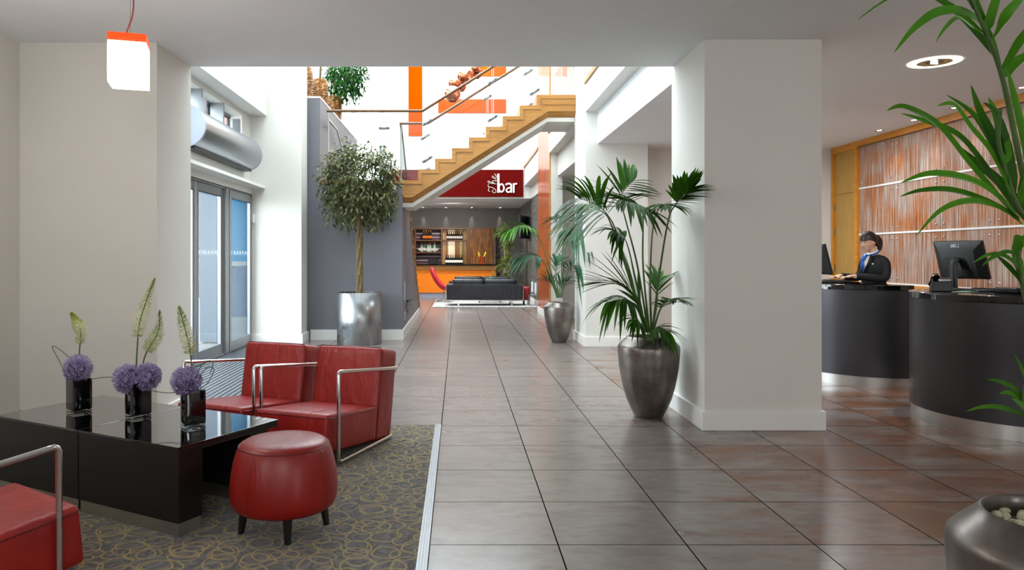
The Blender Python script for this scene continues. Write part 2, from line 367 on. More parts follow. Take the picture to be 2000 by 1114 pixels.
# veneer panel on the pillar
m, nt, b = newmat('polished_copper_veneer'); n = noise(nt, coords(nt, (3, 3, .8), 'World'), 2.5, 6, .65, 1.2)
nt.links.new(ramp(nt, n, [(.3, hx('#6e2808')), (.5, hx('#a8480f')), (.7, hx('#cc6a22'))]), b.inputs['Base Color']); b.inputs['Roughness'].default_value = .3; b.inputs['Coat Weight'].default_value = .4; b.inputs['Coat Roughness'].default_value = .12; M_veneer = m
# desk fabric/laminate
m, nt, b = newmat('black_textured_laminate'); n = noise(nt, coords(nt, (1, 1, 1)), 120, 4); n2 = noise(nt, coords(nt), 300, 2)
nt.links.new(ramp(nt, n, [(.3, hx('#464548')), (.7, hx('#4a494c'))]), b.inputs['Base Color']); b.inputs['Metallic'].default_value = .8; b.inputs['Roughness'].default_value = .30; b.inputs['Anisotropic'].default_value = .7; bump(nt, b, n2, .05, .001); M_desk = m
# grey stone brick cladding
m, nt, b = newmat('grey_slate_bricks'); tc = coords(nt, (1, 1, 1), 'World'); sp = N(nt, 'ShaderNodeSeparateXYZ'); nt.links.new(tc, sp.inputs[0]); cb = N(nt, 'ShaderNodeCombineXYZ'); nt.links.new(sp.outputs[1], cb.inputs[0]); nt.links.new(sp.outputs[2], cb.inputs[1])
bk = N(nt, 'ShaderNodeTexBrick'); nt.links.new(cb.outputs[0], bk.inputs['Vector']); bk.inputs['Scale'].default_value = 1; bk.inputs['Brick Width'].default_value = .6; bk.inputs['Row Height'].default_value = .1; bk.inputs['Mortar Size'].default_value = .006
bk.inputs['Color1'].default_value = (*hx('#565450'), 1); bk.inputs['Color2'].default_value = (*hx('#6a6864'), 1); bk.inputs['Mortar'].default_value = (*hx('#3c3a38'), 1)
nt.links.new(bk.outputs['Color'], b.inputs['Base Color']); b.inputs['Roughness'].default_value = .45; bump(nt, b, bk.outputs['Fac'], .4, -.01); M_brick = m
M_pinkbld = mat('pink_render', (.16, .075, .065), .8, var=.1, vs_=1); M_paleb = mat('pale_render', (.4, .4, .41), .8, var=.05); M_pave = mat('pale_paving', (.22, .22, .215), .8, var=.1)
M_lampw = mat('glowing_opal', '#ffffff', .4, var=0, emit=(1, .97, .92), es=15); M_lampor = mat('orange_acrylic', '#ff4a10', .2, var=.05, emit='#ff4408', es=1.1)
M_lampring = mat('lit_ring', '#ffffff', .4, var=0, emit=(1, .93, .75), es=9); M_spotl = mat('lit_lamp_face', '#ffffff', .3, var=0, emit=(1, .85, .6), es=12)
M_brass = mat('brass_reflector', '#b8a870', .4, .6, var=.05)
M_skin = mat('skin', '#e8b89c', .5, var=.05, vs_=20); M_hair = mat('dark_brown_hair', '#2a1810', .5, var=.3, vs_=40)
M_jacket = mat('black_wool', '#0c0d12', .75, var=.2, vs_=30, bmp=.2, bs=200); M_shirt = mat('white_cotton', '#e9e6e2', .7, var=.02); M_scarf = mat('blue_satin', '#1463c8', .35, var=.15, vs_=30)
M_lip = mat('lips', '#a8504a', .4, var=.02); M_eye = mat('eye_dark', '#1a1210', .3, var=0)
M_grass_rug = mat('white_shag', '#c9c7c4', .95, var=.25, vs_=25, bmp=.8, bs=60)
# ------------------------------------------------------------------ room shell
CZ = 3.03                                              # ceiling height
mb = MB().box(-3.6, 6.1, -3.1, 26, -.12, 0); struct('floor', mb, M_tile, smooth=False)
mb = MB().box(-3.45, -.182, -3, 5.83, .0, .008); tag(struct('carpet', mb, M_carpet, smooth=False), 'grey carpet with yellow looped rings set flush into the floor', None)
mb = MB().box(-.182, -.133, -3, 5.83, 0, .011)
for i in range(4): mb.box(-.178+i*.0125, -.171+i*.0125, -3, 5.83, .011, .015)
tag(struct('trim_1', mb, M_alu, smooth=False), 'ribbed aluminium strip between carpet and tiles', None)
mb = MB().box(-3.18, -1.95, 6.75, 11.05, 0, .01)
tag(build('entrance_mat', mb, M_mat, smooth=False), 'dark ribbed entrance mat in front of the glass doors', 'mat')
# near room
def wallbox(name, *b, m=M_wall, label=None): return struct(name, MB().box(*b), m, label, smooth=False)
mb = MB().box(-3.65, -3.45, -3.1, -1.7, 0, CZ).box(-3.65, -3.45, -.3, 5.77, 0, CZ).box(-3.65, -3.45, -1.7, -.3, 0, 1.3).box(-3.65, -3.45, -1.7, -.3, 2.7, CZ)
struct('wall_left', mb, M_wall, smooth=False)
mb = MB().box(-3.65, -1.0, -3.3, -3.1, 0, CZ).box(1.4, 4.4, -3.3, -3.1, 0, CZ).box(5.3, 6.1, -3.3, -3.1, 0, CZ).box(4.4, 5.3, -3.3, -3.1, 0, .4).box(4.4, 5.3, -3.3, -3.1, 2.3, CZ).box(-1.0, 1.4, -3.3, -3.1, 0, 2.0).box(-1.0, 1.4, -3.3, -3.1, 2.8, CZ)
struct('wall_rear', mb, M_wall, smooth=False)
wallbox('wall_left_return', -3.65, -2.37, 5.77, 6.5, 0, CZ)
mb = MB().box(-3.65, 6.1, -3.3, 6.5, CZ, 3.96)
struct('ceiling', mb, M_ceil, smooth=False)
# gallery slab on the right
mb = MB().box(2.08, 6.1, 6.5, 11.6, CZ, 3.96); struct('ceiling_gallery', mb, M_ceil, smooth=False)
mb = MB().box(1.9, 2.08, 6.5, 10.93, 3.505, 3.93).box(1.9, 2.08, 11.93, 15.3, 3.505, 3.93); struct('wall_gallery_fascia', mb, M_wall, smooth=False)
mb = MB().box(2.08, 3.3, 11.93, 16.2, CZ, 3.96).box(1.93, 2.13, 17.6, 21.3, 3.4, 3.93).box(2.13, 4, 17.6, 25.9, CZ, 3.96); struct('ceiling_gallery_far', mb, M_wall, smooth=False)
mb = MB().box(1.87, 2.0, 6.5, 10.93, 3.915, 3.975).box(1.87, 2.0, 11.93, 15.3, 3.915, 3.975).box(1.90, 2.03, 17.6, 21.3, 3.915, 3.975)
tag(struct('trim_2', mb, M_oaky, smooth=False), 'oak nosing along the upper gallery edge', None)
def pillar(x0, x1, y0, y1, z1, label, left=True, m=M_wall):
    t = thing('pillar', (x0, y0, 0), label, None); t['kind'] = 'structure'; del_cat(t)
    build('shaft', MB().box(x0, x1, y0, y1, 0, z1), m, t, world=True, smooth=False)
    k = .024; build('baseboard', MB().box(x0-k, x1+k, y0-k, y1+k, 0, .15), M_skirt, t, world=True, smooth=False, bevel=.004)
    return t
def del_cat(t):
    if 'category' in t: del t['category']
pillar(1.911, 2.82, 5.661+.024, 6.56, CZ, 'wide white pillar between the lobby and the reception desks')
pillar(1.9, 2.83, 10.93, 11.93, 7.4, 'white pillar behind the large palm')
pillar(-3.25, -2.41, 11.28, 11.70, 7.4, 'white pillar between the glass doors and the grey stair wall')
t = pillar(1.93, 2.18, 15.3, 17.6, 7.4, 'slim white pillar faced with a polished copper-coloured panel')
build('veneer_panel', MB().box(1.915, 1.93, 15.33, 17.57, .15, 7.4), M_veneer, t, world=True, smooth=False)
build('veneer_edge', MB().box(1.905, 1.935, 15.30, 15.33, .15, 7.4), M_oakor, t, world=True, smooth=False)
wallbox('wall_corridor', 2.83, 6.1, 11.45, 11.6, 0, CZ)
wallbox('wall_corridor_far', 2.1, 3.4, 16.0, 16.2, 0, CZ)
wallbox('wall_corridor_side', 3.3, 3.4, 11.6, 16.2, 0, CZ)
wallbox('wall_right', 5.9, 6.1, -3.3, 11.6, 0, CZ)
wallbox('baseboard_left', -3.45, -3.43, -3, 5.77, 0, .14, m=M_skirt)
struct('baseboard_left_return', MB().box(-3.45, -2.346, 5.746, 5.77, 0, .14).box(-2.37, -2.346, 5.77, 6.5, 0, .14), M_skirt, smooth=False)
wallbox('baseboard_corridor', 2.85, 5.9, 11.43, 11.45, 0, .15, m=M_skirt)
# picture on the far pillar side
t = thing('wall_picture', (1.9, 11.42, 1.78), 'small blue-grey picture on the side of the white pillar behind the palm', 'picture')
build('frame', MB().box(1.878, 1.899, 11.18, 11.68, 1.74, 2.16), M_alu, t, world=True, smooth=False); build('picture_sheet', MB().box(1.874, 1.879, 11.2, 11.66, 1.76, 2.14), mat('blue_grey_print', '#6d7f9c', .3, var=.3, vs_=9), t, world=True, smooth=False)
# ---- left atrium wall with doors, high windows
XL = -3.2
mb = MB()
mb.box(-3.42, XL, 6.5, 6.85, 0, 7.4)
mb.box(-3.42, XL, 11.3, 21.3, 0, 4.2)
mb.box(-3.42, XL, 6.85, 11.3, 2.29, 2.62)                       # header over the doors
mb.box(-3.42, XL, 6.85, 11.3, 3.44, 4.2)
mb.box(-3.42, XL, 10.85, 11.3, 2.62, 3.44)
mb.box(-3.42, XL, 6.85, 21.3, 7.1, 7.4)
for y in (7.0, 12.2, 15.5, 19.0, 21.0): mb.box(-3.42, XL, y-.15, y+.15, 4.2, 7.1)
struct('wall_atrium_left', mb, M_wall, smooth=False)
struct('wall_bulkhead', MB().box(XL, -2.944, 6.5, 11.28, 3.51, 3.965), M_wall, smooth=False)
struct('trim_3', MB().box(XL, -2.967, 6.5, 11.28, 2.39, 2.43).box(XL, -3.17, 6.6, 11.28, 2.29, 2.39), M_skirt, 'white ledge under the air curtain', smooth=False)
# high window strip
t = thing('window_1', (-3.4, 8.8, 2.62), 'high strip window above the doors', None); del_cat(t); t['kind'] = 'structure'
build('pane', MB().box(-3.405, -3.40, 6.85, 10.85, 2.62, 3.44), M_doorglass, t, world=True, smooth=False)
mb = MB()
for y in (7.45, 8.3, 9.15, 10.0): mb.box(-3.40, XL+.005, y-.025, y+.025, 2.62, 3.44)
gk = MB()
for y in (7.45, 8.3, 9.15, 10.0, 10.875): gk.box(-3.41, -3.385, y-.06, y-.026, 2.68, 3.40)
gk.box(-3.41, -3.39, 6.9, 10.8, 3.385, 3.40)
build_each('gasket', gk, M_black, t, world=True, smooth=False)
mb.box(-3.42, -3.37, 6.85, 10.85, 3.40, 3.44).box(-3.42, -3.37, 6.85, 10.85, 2.62, 2.68)
build('window_frame', mb, M_alu, t, world=True, smooth=False)
# clerestory glass left
struct('window_2', MB().box(-3.33, -3.32, 7.15, 20.85, 4.2, 7.1), M_doorglass, 'upper side glazing of the stair hall', smooth=False)
# glass doors
def leaf(y0, y1, x, n, label, dots=True):
    t = thing('door_%d' % n, (x, (y0+y1)/2, 0), label, None); del_cat(t); t['kind'] = 'structure'
    z0, z1 = .03, 2.27; f = .075; g0, g1 = y0+f, y1-f
    mb = MB().box(x-.025, x+.025, y0, y0+f, z0, z1).box(x-.025, x+.025, y1-f, y1, z0, z1).box(x-.025, x+.025, g0, g1, z1-.11, z1).box(x-.025, x+.025, g0, g1, z0, .17)
    build('door_frame', mb, M_alu, t, world=True, bevel=.004)
    build('door_glass', MB().box(x-.005, x+.003, g0, g1, .17, z1-.11), M_doorglass, t, world=True, smooth=False)
    build_each('gasket', MB().box(x+.02, x+.028, g1-.012, g1+.004, .17, z1-.11).box(x+.02, x+.028, g0, g1, z1-.122, z1-.108), M_black, t, world=True, smooth=False)
    if dots:
        mb = MB(); k = 7
        for i in range(k):
            y = g0+.06+(g1-g0-.12)*i/(k-1); mb.add([(x+.006, y+.022*math.cos(a), 1.40+.03*math.sin(a)) for a in [2*PI*j/12 for j in range(12)]], [tuple(range(12))])
        build_each('safety_dot', mb, M_signwhite, t, world=True, smooth=False)
leaf(6.92, 7.9, XL-.02, 1, 'grey framed glass door leaf hidden beside the wall'); leaf(7.92, 8.92, XL-.02, 2, 'grey framed glass door leaf next to the left wall edge')
leaf(8.96, 9.97, XL-.02, 3, 'grey framed glass door leaf with a white safety dot row'); leaf(10.14, 11.22, XL+.02, 4, 'grey framed glass door leaf with the blue glass behind it')
struct('trim_4', MB().box(XL-.08, XL+.04, 9.99, 10.12, 0, 2.29).box(XL-.08, XL+.03, 6.85, 11.27, 2.27, 2.3).box(XL-.08, XL+.03, 6.85, 11.27, 0, .03).box(XL-.01, XL+.03, 11.24, 11.3, 0, 2.29), M_alu, 'grey door posts and header', smooth=False)
# push button by the door
tag(build('door_sensor', MB().rbox(XL+.045, XL+.075, 11.235, 11.275, 1.86, 2.0, .01, 3), M_signwhite), 'small white sensor on the door post beside the pillar', 'sensor')
# vestibule: blue film glass, bench, outside
t = thing('vestibule_screen', (-3.4, 11.27, 0), 'blue tinted screen outside the right-hand door leaf', 'glass screen')
build('upper_pane', MB().box(-3.57, -3.205, 11.26, 11.28, 1.27, 2.6), mat('bright_blue_film', (.0005, .075, .15), .9, var=.02, vs_=1, spec=0), t, world=True, smooth=False)
build('lower_pane', MB().box(-3.57, -3.205, 11.26, 11.28, .42, 1.2), mat('pale_blue_film', (.03, .055, .10), .9, var=.1, vs_=2, spec=0), t, world=True, smooth=False)
build('rail', MB().box(-3.58, -3.205, 11.22, 11.285, 1.2, 1.27), mat('pale_rail_blue', (.05, .07, .09), .4), t, world=True, smooth=False); build('plinth', MB().box(-3.58, -3.205, 11.15, 11.285, 0, .42), mat('pale_plinth_blue', (.05, .065, .085), .5), t, world=True, smooth=False)
tag(build('vestibule_post', MB().box(-4.05, -3.7, 11.5, 11.8, 0, 3.2), mat('pale_blue_post', (.05, .075, .11), .5, var=.03)), 'pale blue post outside the glass doors', 'post')
struct('pavement', MB().box(-14, -3.6, 4, 40, -.14, -.02), M_pave, 'pale paving outside the doors', smooth=False)
t = thing('building', (-9, 22, 0), 'pink and pale rendered building across the street outside', 'building')
build('pink_wall', MB().box(-9.5, -8.5, 17, 32, 0, 9), M_pinkbld, t, world=True, smooth=False); build('pale_wall', MB().box(-9.6, -8.4, 10, 17, 0, 7), M_paleb, t, world=True, smooth=False)
mb = MB()
for i in range(4): mb.box(-8.52, -8.46, 18+i*3.2, 19.6+i*3.2, 1.2, 2.8).box(-8.52, -8.46, 18+i*3.2, 19.6+i*3.2, 4.4, 6.2)
build_each('window', mb, M_black, t, world=True, smooth=False)
# ---- atrium upper shell
mb = MB().box(-3.6, 6.1, 6.3, 6.5, 3.96, 7.6).box(4.0, 4.2, 6.5, 25.9, 3.96, 7.6); struct('wall_upper', mb, M_wall, smooth=False)
mb = MB().box(-3.6, 4.2, 6.3, 7.0, 7.6, 7.8).box(-3.6, 4.2, 20.8, 21.5, 7.6, 7.8).box(-3.6, -2.9, 7.0, 20.8, 7.6, 7.8).box(1.7, 4.2, 7.0, 20.8, 7.6, 7.8)
for y in (9.6, 12.3, 15, 17.7): mb.box(-2.9, 1.7, y-.06, y+.06, 7.6, 7.8)
struct('ceiling_skylight', mb, M_ceil, smooth=False)
struct('window_3', MB().box(-2.9, 1.7, 7.0, 20.8, 7.7, 7.71), M_doorglass, 'skylight glazing over the stair hall', smooth=False)
YB = 21.3
mb = MB().box(-2.27, 4.0, YB, YB+.2, CZ, 7.6).box(-6, -2.27, YB, YB+.2, 6.5, 7.6).box(-6, -2.27, YB, YB+.2, CZ, 3.5).box(-6.0, -5.0, YB, YB+.2, CZ, 7.6)
struct('wall_back', mb, M_wall, smooth=False)
t = thing('window_4', (-3.6, YB+.1, 3.5), 'tall back window beside the stair', None); del_cat(t); t['kind'] = 'structure'
build('pane', MB().box(-5, -2.27, YB+.1, YB+.11, 3.5, 6.5), M_doorglass, t, world=True, smooth=False)
build('window_frame', MB().box(-3.12, -2.97, YB, YB+.15, 3.5, 6.5).box(-2.29, -2.17, YB-.04, YB+.15, 3.5, 6.5).box(-5.05, -4.95, YB, YB+.15, 3.5, 6.5), M_gedge, t, world=True, smooth=False)
g = 'orange bands on the white back wall'
for b_, l in (((-1.44, -1.04, 4.84, 7.4), 'upright orange band on the back wall beside the window'), ((-.575, 1.39, 5.51, 5.91), 'long level orange band on the back wall above the stairs'), ((.6, 1.39, 6.58, 7.0), 'short orange band on the back wall touching the top of the opening')):
    tag(build('wall_band', MB().box(b_[0], b_[1], YB-.03, YB-.002, b_[2], b_[3]), M_orange, smooth=False, bevel=.004), l, 'wall panel', g)
# ------------------------------------------------------------------ grey stair wall, landing, lower flight
Y0, Y1 = 11.84, 13.03; LZ = 2.58; XG = -.90
mb = MB().box(-3.2, -2.23, Y0, 16.2, 0, 3.92)
struct('wall_stair_left', mb, M_grey, smooth=False)
struct('trim_5', MB().box(-2.30, -2.225, Y0+.08, 16.2, 3.905, 3.935).box(-3.2, -2.225, Y0-.004, Y0+.08, 3.905, 3.935), M_skirt, 'white capping on the grey parapet', smooth=False)
struct('wall_stair_front', MB().box(-2.23, XG, Y0, Y0+.12, 0, LZ-.06), M_grey, smooth=False)
RS = LZ/15; TR = .298
# side wall under lower flight : polygon in (y,z)
pts = [(Y0+.12, 0), (Y0+.12, LZ-.06), (Y1, LZ-.06)]
y, z = Y1, LZ
zig = [(Y1, LZ)]
for i in range(14):
    z -= RS; zig.append((y, z)); y += TR; zig.append((y, z))
z -= RS; zig.append((y, 0))
low = [(Y1, LZ-.06)]+[(a-.03, b_-.05) for a, b_ in zig[1:-1]]+[(zig[-1][0]-.03, 0)]
poly = [(Y0+.12, 0), (Y0+.12, LZ-.06)]+low
struct('wall_stair_side', MB().prism(poly, 'x', XG-.12, XG), M_grey, smooth=False)
struct('baseboard_stair', MB().box(-2.38, XG+.02, Y0-.02, Y0, 0, .165).box(XG, XG+.02, Y0, 17.15, 0, .165), M_skirt, smooth=False)
lf = thing('lower_staircase', ((XG-2.23)/2, Y1, 0), 'lower oak stair flight going down towards the bar behind the grey wall', 'staircase')
mb = MB()                                                        # closed zigzag trim on the open side
n = len(zig)
off = [(a-.045, b_-.06) for a, b_ in zig]
for i in range(n-1):
    a, b_ = zig[i], zig[i+1]; c, d = off[i+1], off[i]
    mb.prism([a, b_, (b_[0]-.045, max(0, b_[1]-.06)), (a[0]-.045, max(0, a[1]-.06))], 'x', XG-.02, XG+.022)
build('step_trim', mb, M_oaky, lf, world=True, smooth=False)
for i in range(14):
    build('tread', MB().box(-2.22, XG-.125, Y1+i*TR-.02, Y1+(i+1)*TR, LZ-(i+1)*RS-.04, LZ-(i+1)*RS), M_oakx, lf, world=True, smooth=False)
    build('riser', MB().box(-2.22, XG-.125, Y1+i*TR, Y1+i*TR+.02, LZ-(i+1)*RS, LZ-i*RS-.04), M_oakx, lf, world=True, smooth=False)
# landing and upper flight
us = thing('upper_staircase', (0, Y0, 2.2), 'oak staircase rising to the upper gallery above the bar entrance', 'staircase')
build('landing', MB().box(-2.225, XG+.0, Y0-.012, Y1, LZ-.06, LZ), M_oakx, us, world=True, smooth=False, bevel=.004)
RT = .2736; X1 = -.646; R2 = .172
top = [(XG, LZ)]; x, z = X1, LZ; top.append((x, z))
for i in range(8):
    z += R2; top.append((x, z))
    if i < 7: x += RT; top.append((x, z))
TZ = z; top.append((1.895, TZ))
bot = [(1.895, 3.693), (1.455, 3.693), (-.742, 2.303), (XG, 2.303)]
def strg(y0, y1):
    mb = MB()
    # triangulate by columns to keep faces convex
    def zb(x): return 2.303 if x < -.742 else (3.693 if x > 1.455 else 2.303+(x+.742)*(3.693-2.303)/(1.455+.742))
    xs = [XG, -.742, X1]+[X1+RT*i for i in range(1, 8)]+[1.455, 1.895]
    def zt(x): return LZ if x < X1 else min(TZ, LZ+R2*(int((x-X1)/RT+1e-6)+1))
    for a, b_ in zip(xs[:-1], xs[1:]):
        zz = zt((a+b_)/2); mb.prism([(a, zb(a+1e-6)), (b_, zb(b_-1e-6)), (b_, zz), (a, zz)], 'y', y0, y1)
    return mb
build('stringer', strg(Y0, Y0+.07), M_oakx, us, world=True, smooth=False); build('back_stringer', strg(Y1-.07, Y1), M_oakx, us, world=True, smooth=False)
tw = .062
mb = MB()
def edge(a, b_):
    mb.prism([(min(a[0], b_[0]), min(a[1], b_[1])), (max(a[0], b_[0]), min(a[1], b_[1])), (max(a[0], b_[0]), max(a[1], b_[1])), (min(a[0], b_[0]), max(a[1], b_[1]))], 'y', Y0-.014, Y0)
edge((XG, LZ-tw), (X1+tw, LZ))
x, z = X1, LZ
for i in range(8):
    edge((x, z), (x+tw, z+R2-tw)); z += R2
    if i < 7: edge((x, z-tw), (x+RT+tw, z)); x += RT
edge((x, z-tw), (1.895, z)); edge((x+tw+.05, z-.16), (1.895, z-.135))
build('step_trim', mb, M_oakx, us, world=True, smooth=False)
x, z = X1, LZ
for i in range(8):
    z += R2; xe = x+RT if i < 7 else 1.895
    build('tread', MB().box(x, xe, Y0+.07, Y1-.07, z-.04, z), M_oakx, us, world=True, smooth=False); build('riser', MB().box(x, x+.02, Y0+.07, Y1-.07, z-R2, z-.04), M_oakx, us, world=True, smooth=False); x += RT
bl = [(XG, 2.303), (-.742, 2.303), (1.455, 3.693), (1.895, 3.693)]
mb = MB()
for sgn, ya, yb in ((1, Y0, Y0+.10), (-1, Y1, Y1-.10)):
    for (a, b_) in zip(bl[:-1], bl[1:]):
        dz = .085
        mb.add([(a[0], ya, a[1]), (b_[0], ya, b_[1]), (b_[0], yb, b_[1]-dz), (a[0]+.0, yb, a[1]-dz), (a[0], yb, a[1]), (b_[0], yb, b_[1])], [(0, 1, 2, 3), (3, 2, 5, 4), (0, 4, 5, 1), (0, 3, 4), (1, 5, 2)])
build('bevel_moulding', mb, M_oakx, us, world=True, smooth=False)
mb = MB()
for (a, b_) in zip(bl[:-1], bl[1:]): mb.prism([(a[0], a[1]-.15), (b_[0], b_[1]-.15), (b_[0], b_[1]+.01), (a[0], a[1]+.01)], 'y', Y0+.1, Y1-.1)
build('plaster_soffit', mb, M_wall, us, world=True, smooth=False)
# support under the landing edge
# ---- balustrades
sl = R2/RT
def rail_z(x, base=3.705, kx=-.576): return base if x < kx else base+(x-kx)*sl
def panel(poly, y, par):
    return build('glass_panel', MB().prism(poly, 'y', y-.006, y+.006), M_glass, par, world=True, smooth=False)
def gz(x): return LZ if x < X1 else min(TZ, LZ+(x-X1)*sl)
for y, kx, x0 in ((Y0+.035, -.576, -2.106), (Y1-.035, -.543, -1.016)):
    back = y > 12.4
    bd = balus = thing('balustrade', (0, y, LZ), 'rear glass balustrade with wooden handrail on the far side of the upper stair flight' if back else 'front glass balustrade with wooden handrail along landing and upper stair flight', 'balustrade')
    xs = [x0, kx-.04, .52, 1.24, 1.86] if back else [x0, -1.20, -.50, .56, 1.24, 1.86]
    for a, b_ in zip(xs[:-1], xs[1:]):
        a += .012; b_ -= .012
        kk = [a]+([kx] if a < kx < b_ else [])+[b_]
        tp = [(q, min(rail_z(q, 3.69, kx), 4.86)) for q in kk]
        for e_ in (a, b_):
            build('glass_edge', MB().box(e_-.004, e_+.004, y-.007, y+.007, gz(e_)+.02, min(rail_z(e_, 3.69, kx), 4.86)), M_gedge, bd, world=True, smooth=False)
        bt = [(q, gz(q)+.02) for q in ([a]+([X1] if a < X1 < b_ else [])+[b_])]
        panel(bt+tp[::-1], y, bd)
    pr = [(x0-.02, 3.705), (kx, 3.705), (1.27, rail_z(1.27, 3.705, kx)), (1.88, rail_z(1.27, 3.705, kx))]
    build('handrail', MB().tube([(a, y, b_) for a, b_ in pr], .024, 10), M_handr, bd, world=True)
    for q in xs[1:-1]:
        for fz in (.25, .85):
            zc = gz(q)+fz if q > X1 else LZ+fz
            ang = math.atan(sl) if q > X1-.2 else 0
            M = Matrix.Translation((q, y, zc))@Matrix.Rotation(-ang, 4, 'Y')
            build('clamp', MB().rbox(-.095, .095, -.022, .022, -.026, .026, .02, 4, M=M), M_clamp, bd, world=True)
            build_each('clamp_bolt', MB().tube([M@V((.055, -.028, 0)), M@V((.055, -.02, 0))], .011, 8).tube([M@V((-.055, -.028, 0)), M@V((-.055, -.02, 0))], .011, 8), M_black, bd, world=True)
# lower flight glass returning down
bd = thing('balustrade', (-1.0, Y1, LZ), 'glass balustrade running down beside the lower flight seen edge-on', 'balustrade')
sl2 = RS/TR
for a, b_ in ((Y1+.02, 14.6), (14.64, 16.0), (16.04, 17.0)):
    q = lambda yy: LZ-(yy-Y1)*sl2
    build('glass_panel', MB().prism([(a, q(a)-.05), (b_, q(b_)-.05), (b_, q(b_)+1.08), (a, q(a)+1.08)], 'x', -1.026, -1.012), M_glassedge, bd, world=True, smooth=False)
build('handrail', MB().tube([(-1.02, Y1-.04, 3.705), (-1.02, Y1+.05, 3.70), (-1.02, 17.0, 3.70-(17-Y1)*sl2)], .022, 8), M_handr, bd, world=True)
# steel wall rail
t = thing('wall_handrail', (-2.18, 12.2, 3.5), 'flat grey steel handrail on the grey parapet wall behind the landing glass', 'handrail')
build('rail', MB().tube([(-2.15, 12.1, 3.62), (-2.15, 13.0, 3.60), (-2.15, 13.25, 3.5), (-2.15, 16.3, 1.75)], [(.03, .012)]*4, 8), M_alu, t, world=True)
for y_, z_ in ((12.25, 3.6), (13.6, 3.28), (15, 2.48)): build('bracket', MB().tube([(-2.23, y_, z_-.08), (-2.16, y_, z_-.08), (-2.15, y_, z_-.02)], .008, 6), M_steel, t, world=True)
# gallery glass upstairs
t = thing('balustrade', (1.95, 8.8, 3.975), 'glass balustrade standing on the oak nosing of the right gallery', 'balustrade')
for a, b_ in ((6.6, 8.7), (8.74, 10.9)): build('glass_panel', MB().box(1.94, 1.952, a, b_, 3.975, 5.0), M_glass, t, world=True, smooth=False)
t = thing('balustrade', (1.95, 13, 3.975), 'glass balustrade of the gallery behind the white pillar', 'balustrade')
build('glass_panel', MB().box(1.94, 1.952, 13.1, 15.2, 3.975, 5.0), M_glass, t, world=True, smooth=False)
# wall plates + leaf spray on the stair side wall
tag(build('wall_plate', MB().rbox(XG, XG+.012, 12.18, 12.34, .62, .93, .004, 3), M_alucap), 'upper pale plate on the grey stair side wall', 'plate'); tag(build('wall_plate', MB().rbox(XG, XG+.012, 12.18, 12.34, .28, .42, .004, 3), M_alucap), 'lower pale plate on the grey stair side wall', 'plate')
# ------------------------------------------------------------------ "The bar" sign
def stroke(mb, pts, wd, y0, y1):
    pts = [V((p[0], 0, p[1])) for p in pts]; L = []; R = []
    for i, p in enumerate(pts):
        t = pts[min(i+1, len(pts)-1)]-pts[max(i-1, 0)]; t.normalize(); nrm = V((-t.z, 0, t.x))*wd/2
        L.append(p+nrm); R.append(p-nrm)
    for i in range(len(pts)-1):
        mb.prism([(L[i].x, L[i].z), (R[i].x, R[i].z), (R[i+1].x, R[i+1].z), (L[i+1].x, L[i+1].z)], 'y', y0, y1)
def spline(pts, k=6):
    out = []; n = len(pts)
    for i in range(n-1):
        p0, p1, p2, p3 = pts[max(i-1, 0)], pts[i], pts[i+1], pts[min(i+2, n-1)]
        for j in range(k):
            t = j/k; out.append(tuple(.5*((2*p1[d])+(-p0[d]+p2[d])*t+(2*p0[d]-5*p1[d]+4*p2[d]-p3[d])*t*t+(-p0[d]+3*p1[d]-3*p2[d]+p3[d])*t**3) for d in range(len(p1))))
    out.append(tuple(pts[-1])); return out
sg = thing('bar_sign', (0, YB, 3.07), 'dark red sign band reading The bar above the bar opening', 'sign')
build('backboard', MB().box(-2.1, 1.89, YB-.05, YB-.002, 3.075, 3.86), M_redsign, sg, world=True, smooth=False)
def zc(x, y): q = W(770+x/3.7135, 120+y/3.7135, YB-.06); return (q.x, q.z)
def ell(cx, cy, rx, ry, a0=0, a1=360, k=28): return [(cx+rx*math.cos(math.radians(a0+(a1-a0)*i/k)), cy+ry*math.sin(math.radians(a0+(a1-a0)*i/k))) for i in range(k+1)]
ps = .98/3.7135*YB/FP
mb = MB()
for k_, (path, wd) in enumerate((([(755, 816), (755, 953)], 15), (ell(777, 919, 18, 28), 11), (spline([(809, 896), (818, 889), (832, 887), (843, 891), (848, 902), (848, 953)]), 11), (spline([(848, 917), (831, 919), (817, 926), (813, 938), (821, 948), (835, 947), (848, 935)]), 10), ([(866, 886), (866, 953)], 12), (spline([(866, 908), (870, 894), (879, 889), (890, 889)]), 10))):
    stroke(mb, [zc(*p) for p in path], wd*ps, YB-.085-.003*k_, YB-.05)
build('lettering_bar', mb, M_signwhite, sg, world=True, smooth=False)
mb = MB()
def sc_(u, v): return zc(742-v*62, 948-u*132)
kk_ = 0
for pth in ([(.02, .78), (.1, .98), (.22, .86), (.34, 1.0), (.46, .9)], [(.3, .93), (.24, .5), (.12, .12), (-.02, .1), (-.04, .35), (.05, .5), (.12, .35)], [(.42, .0), (.52, .55), (.6, .95), (.53, .98), (.47, .5), (.44, 0)], [(.45, .2), (.55, .45), (.63, .4), (.6, .05), (.7, .08)], [(.7, .1), (.85, .35), (.86, .52), (.77, .42), (.76, .12), (.86, .02), (1.0, .25)]):
    kk_ += 1; stroke(mb, [sc_(*p) for p in spline(pth)], 3.6*ps, YB-.075-.003*kk_, YB-.05)
build('lettering_script', mb, M_signline, sg, world=True, smooth=False)
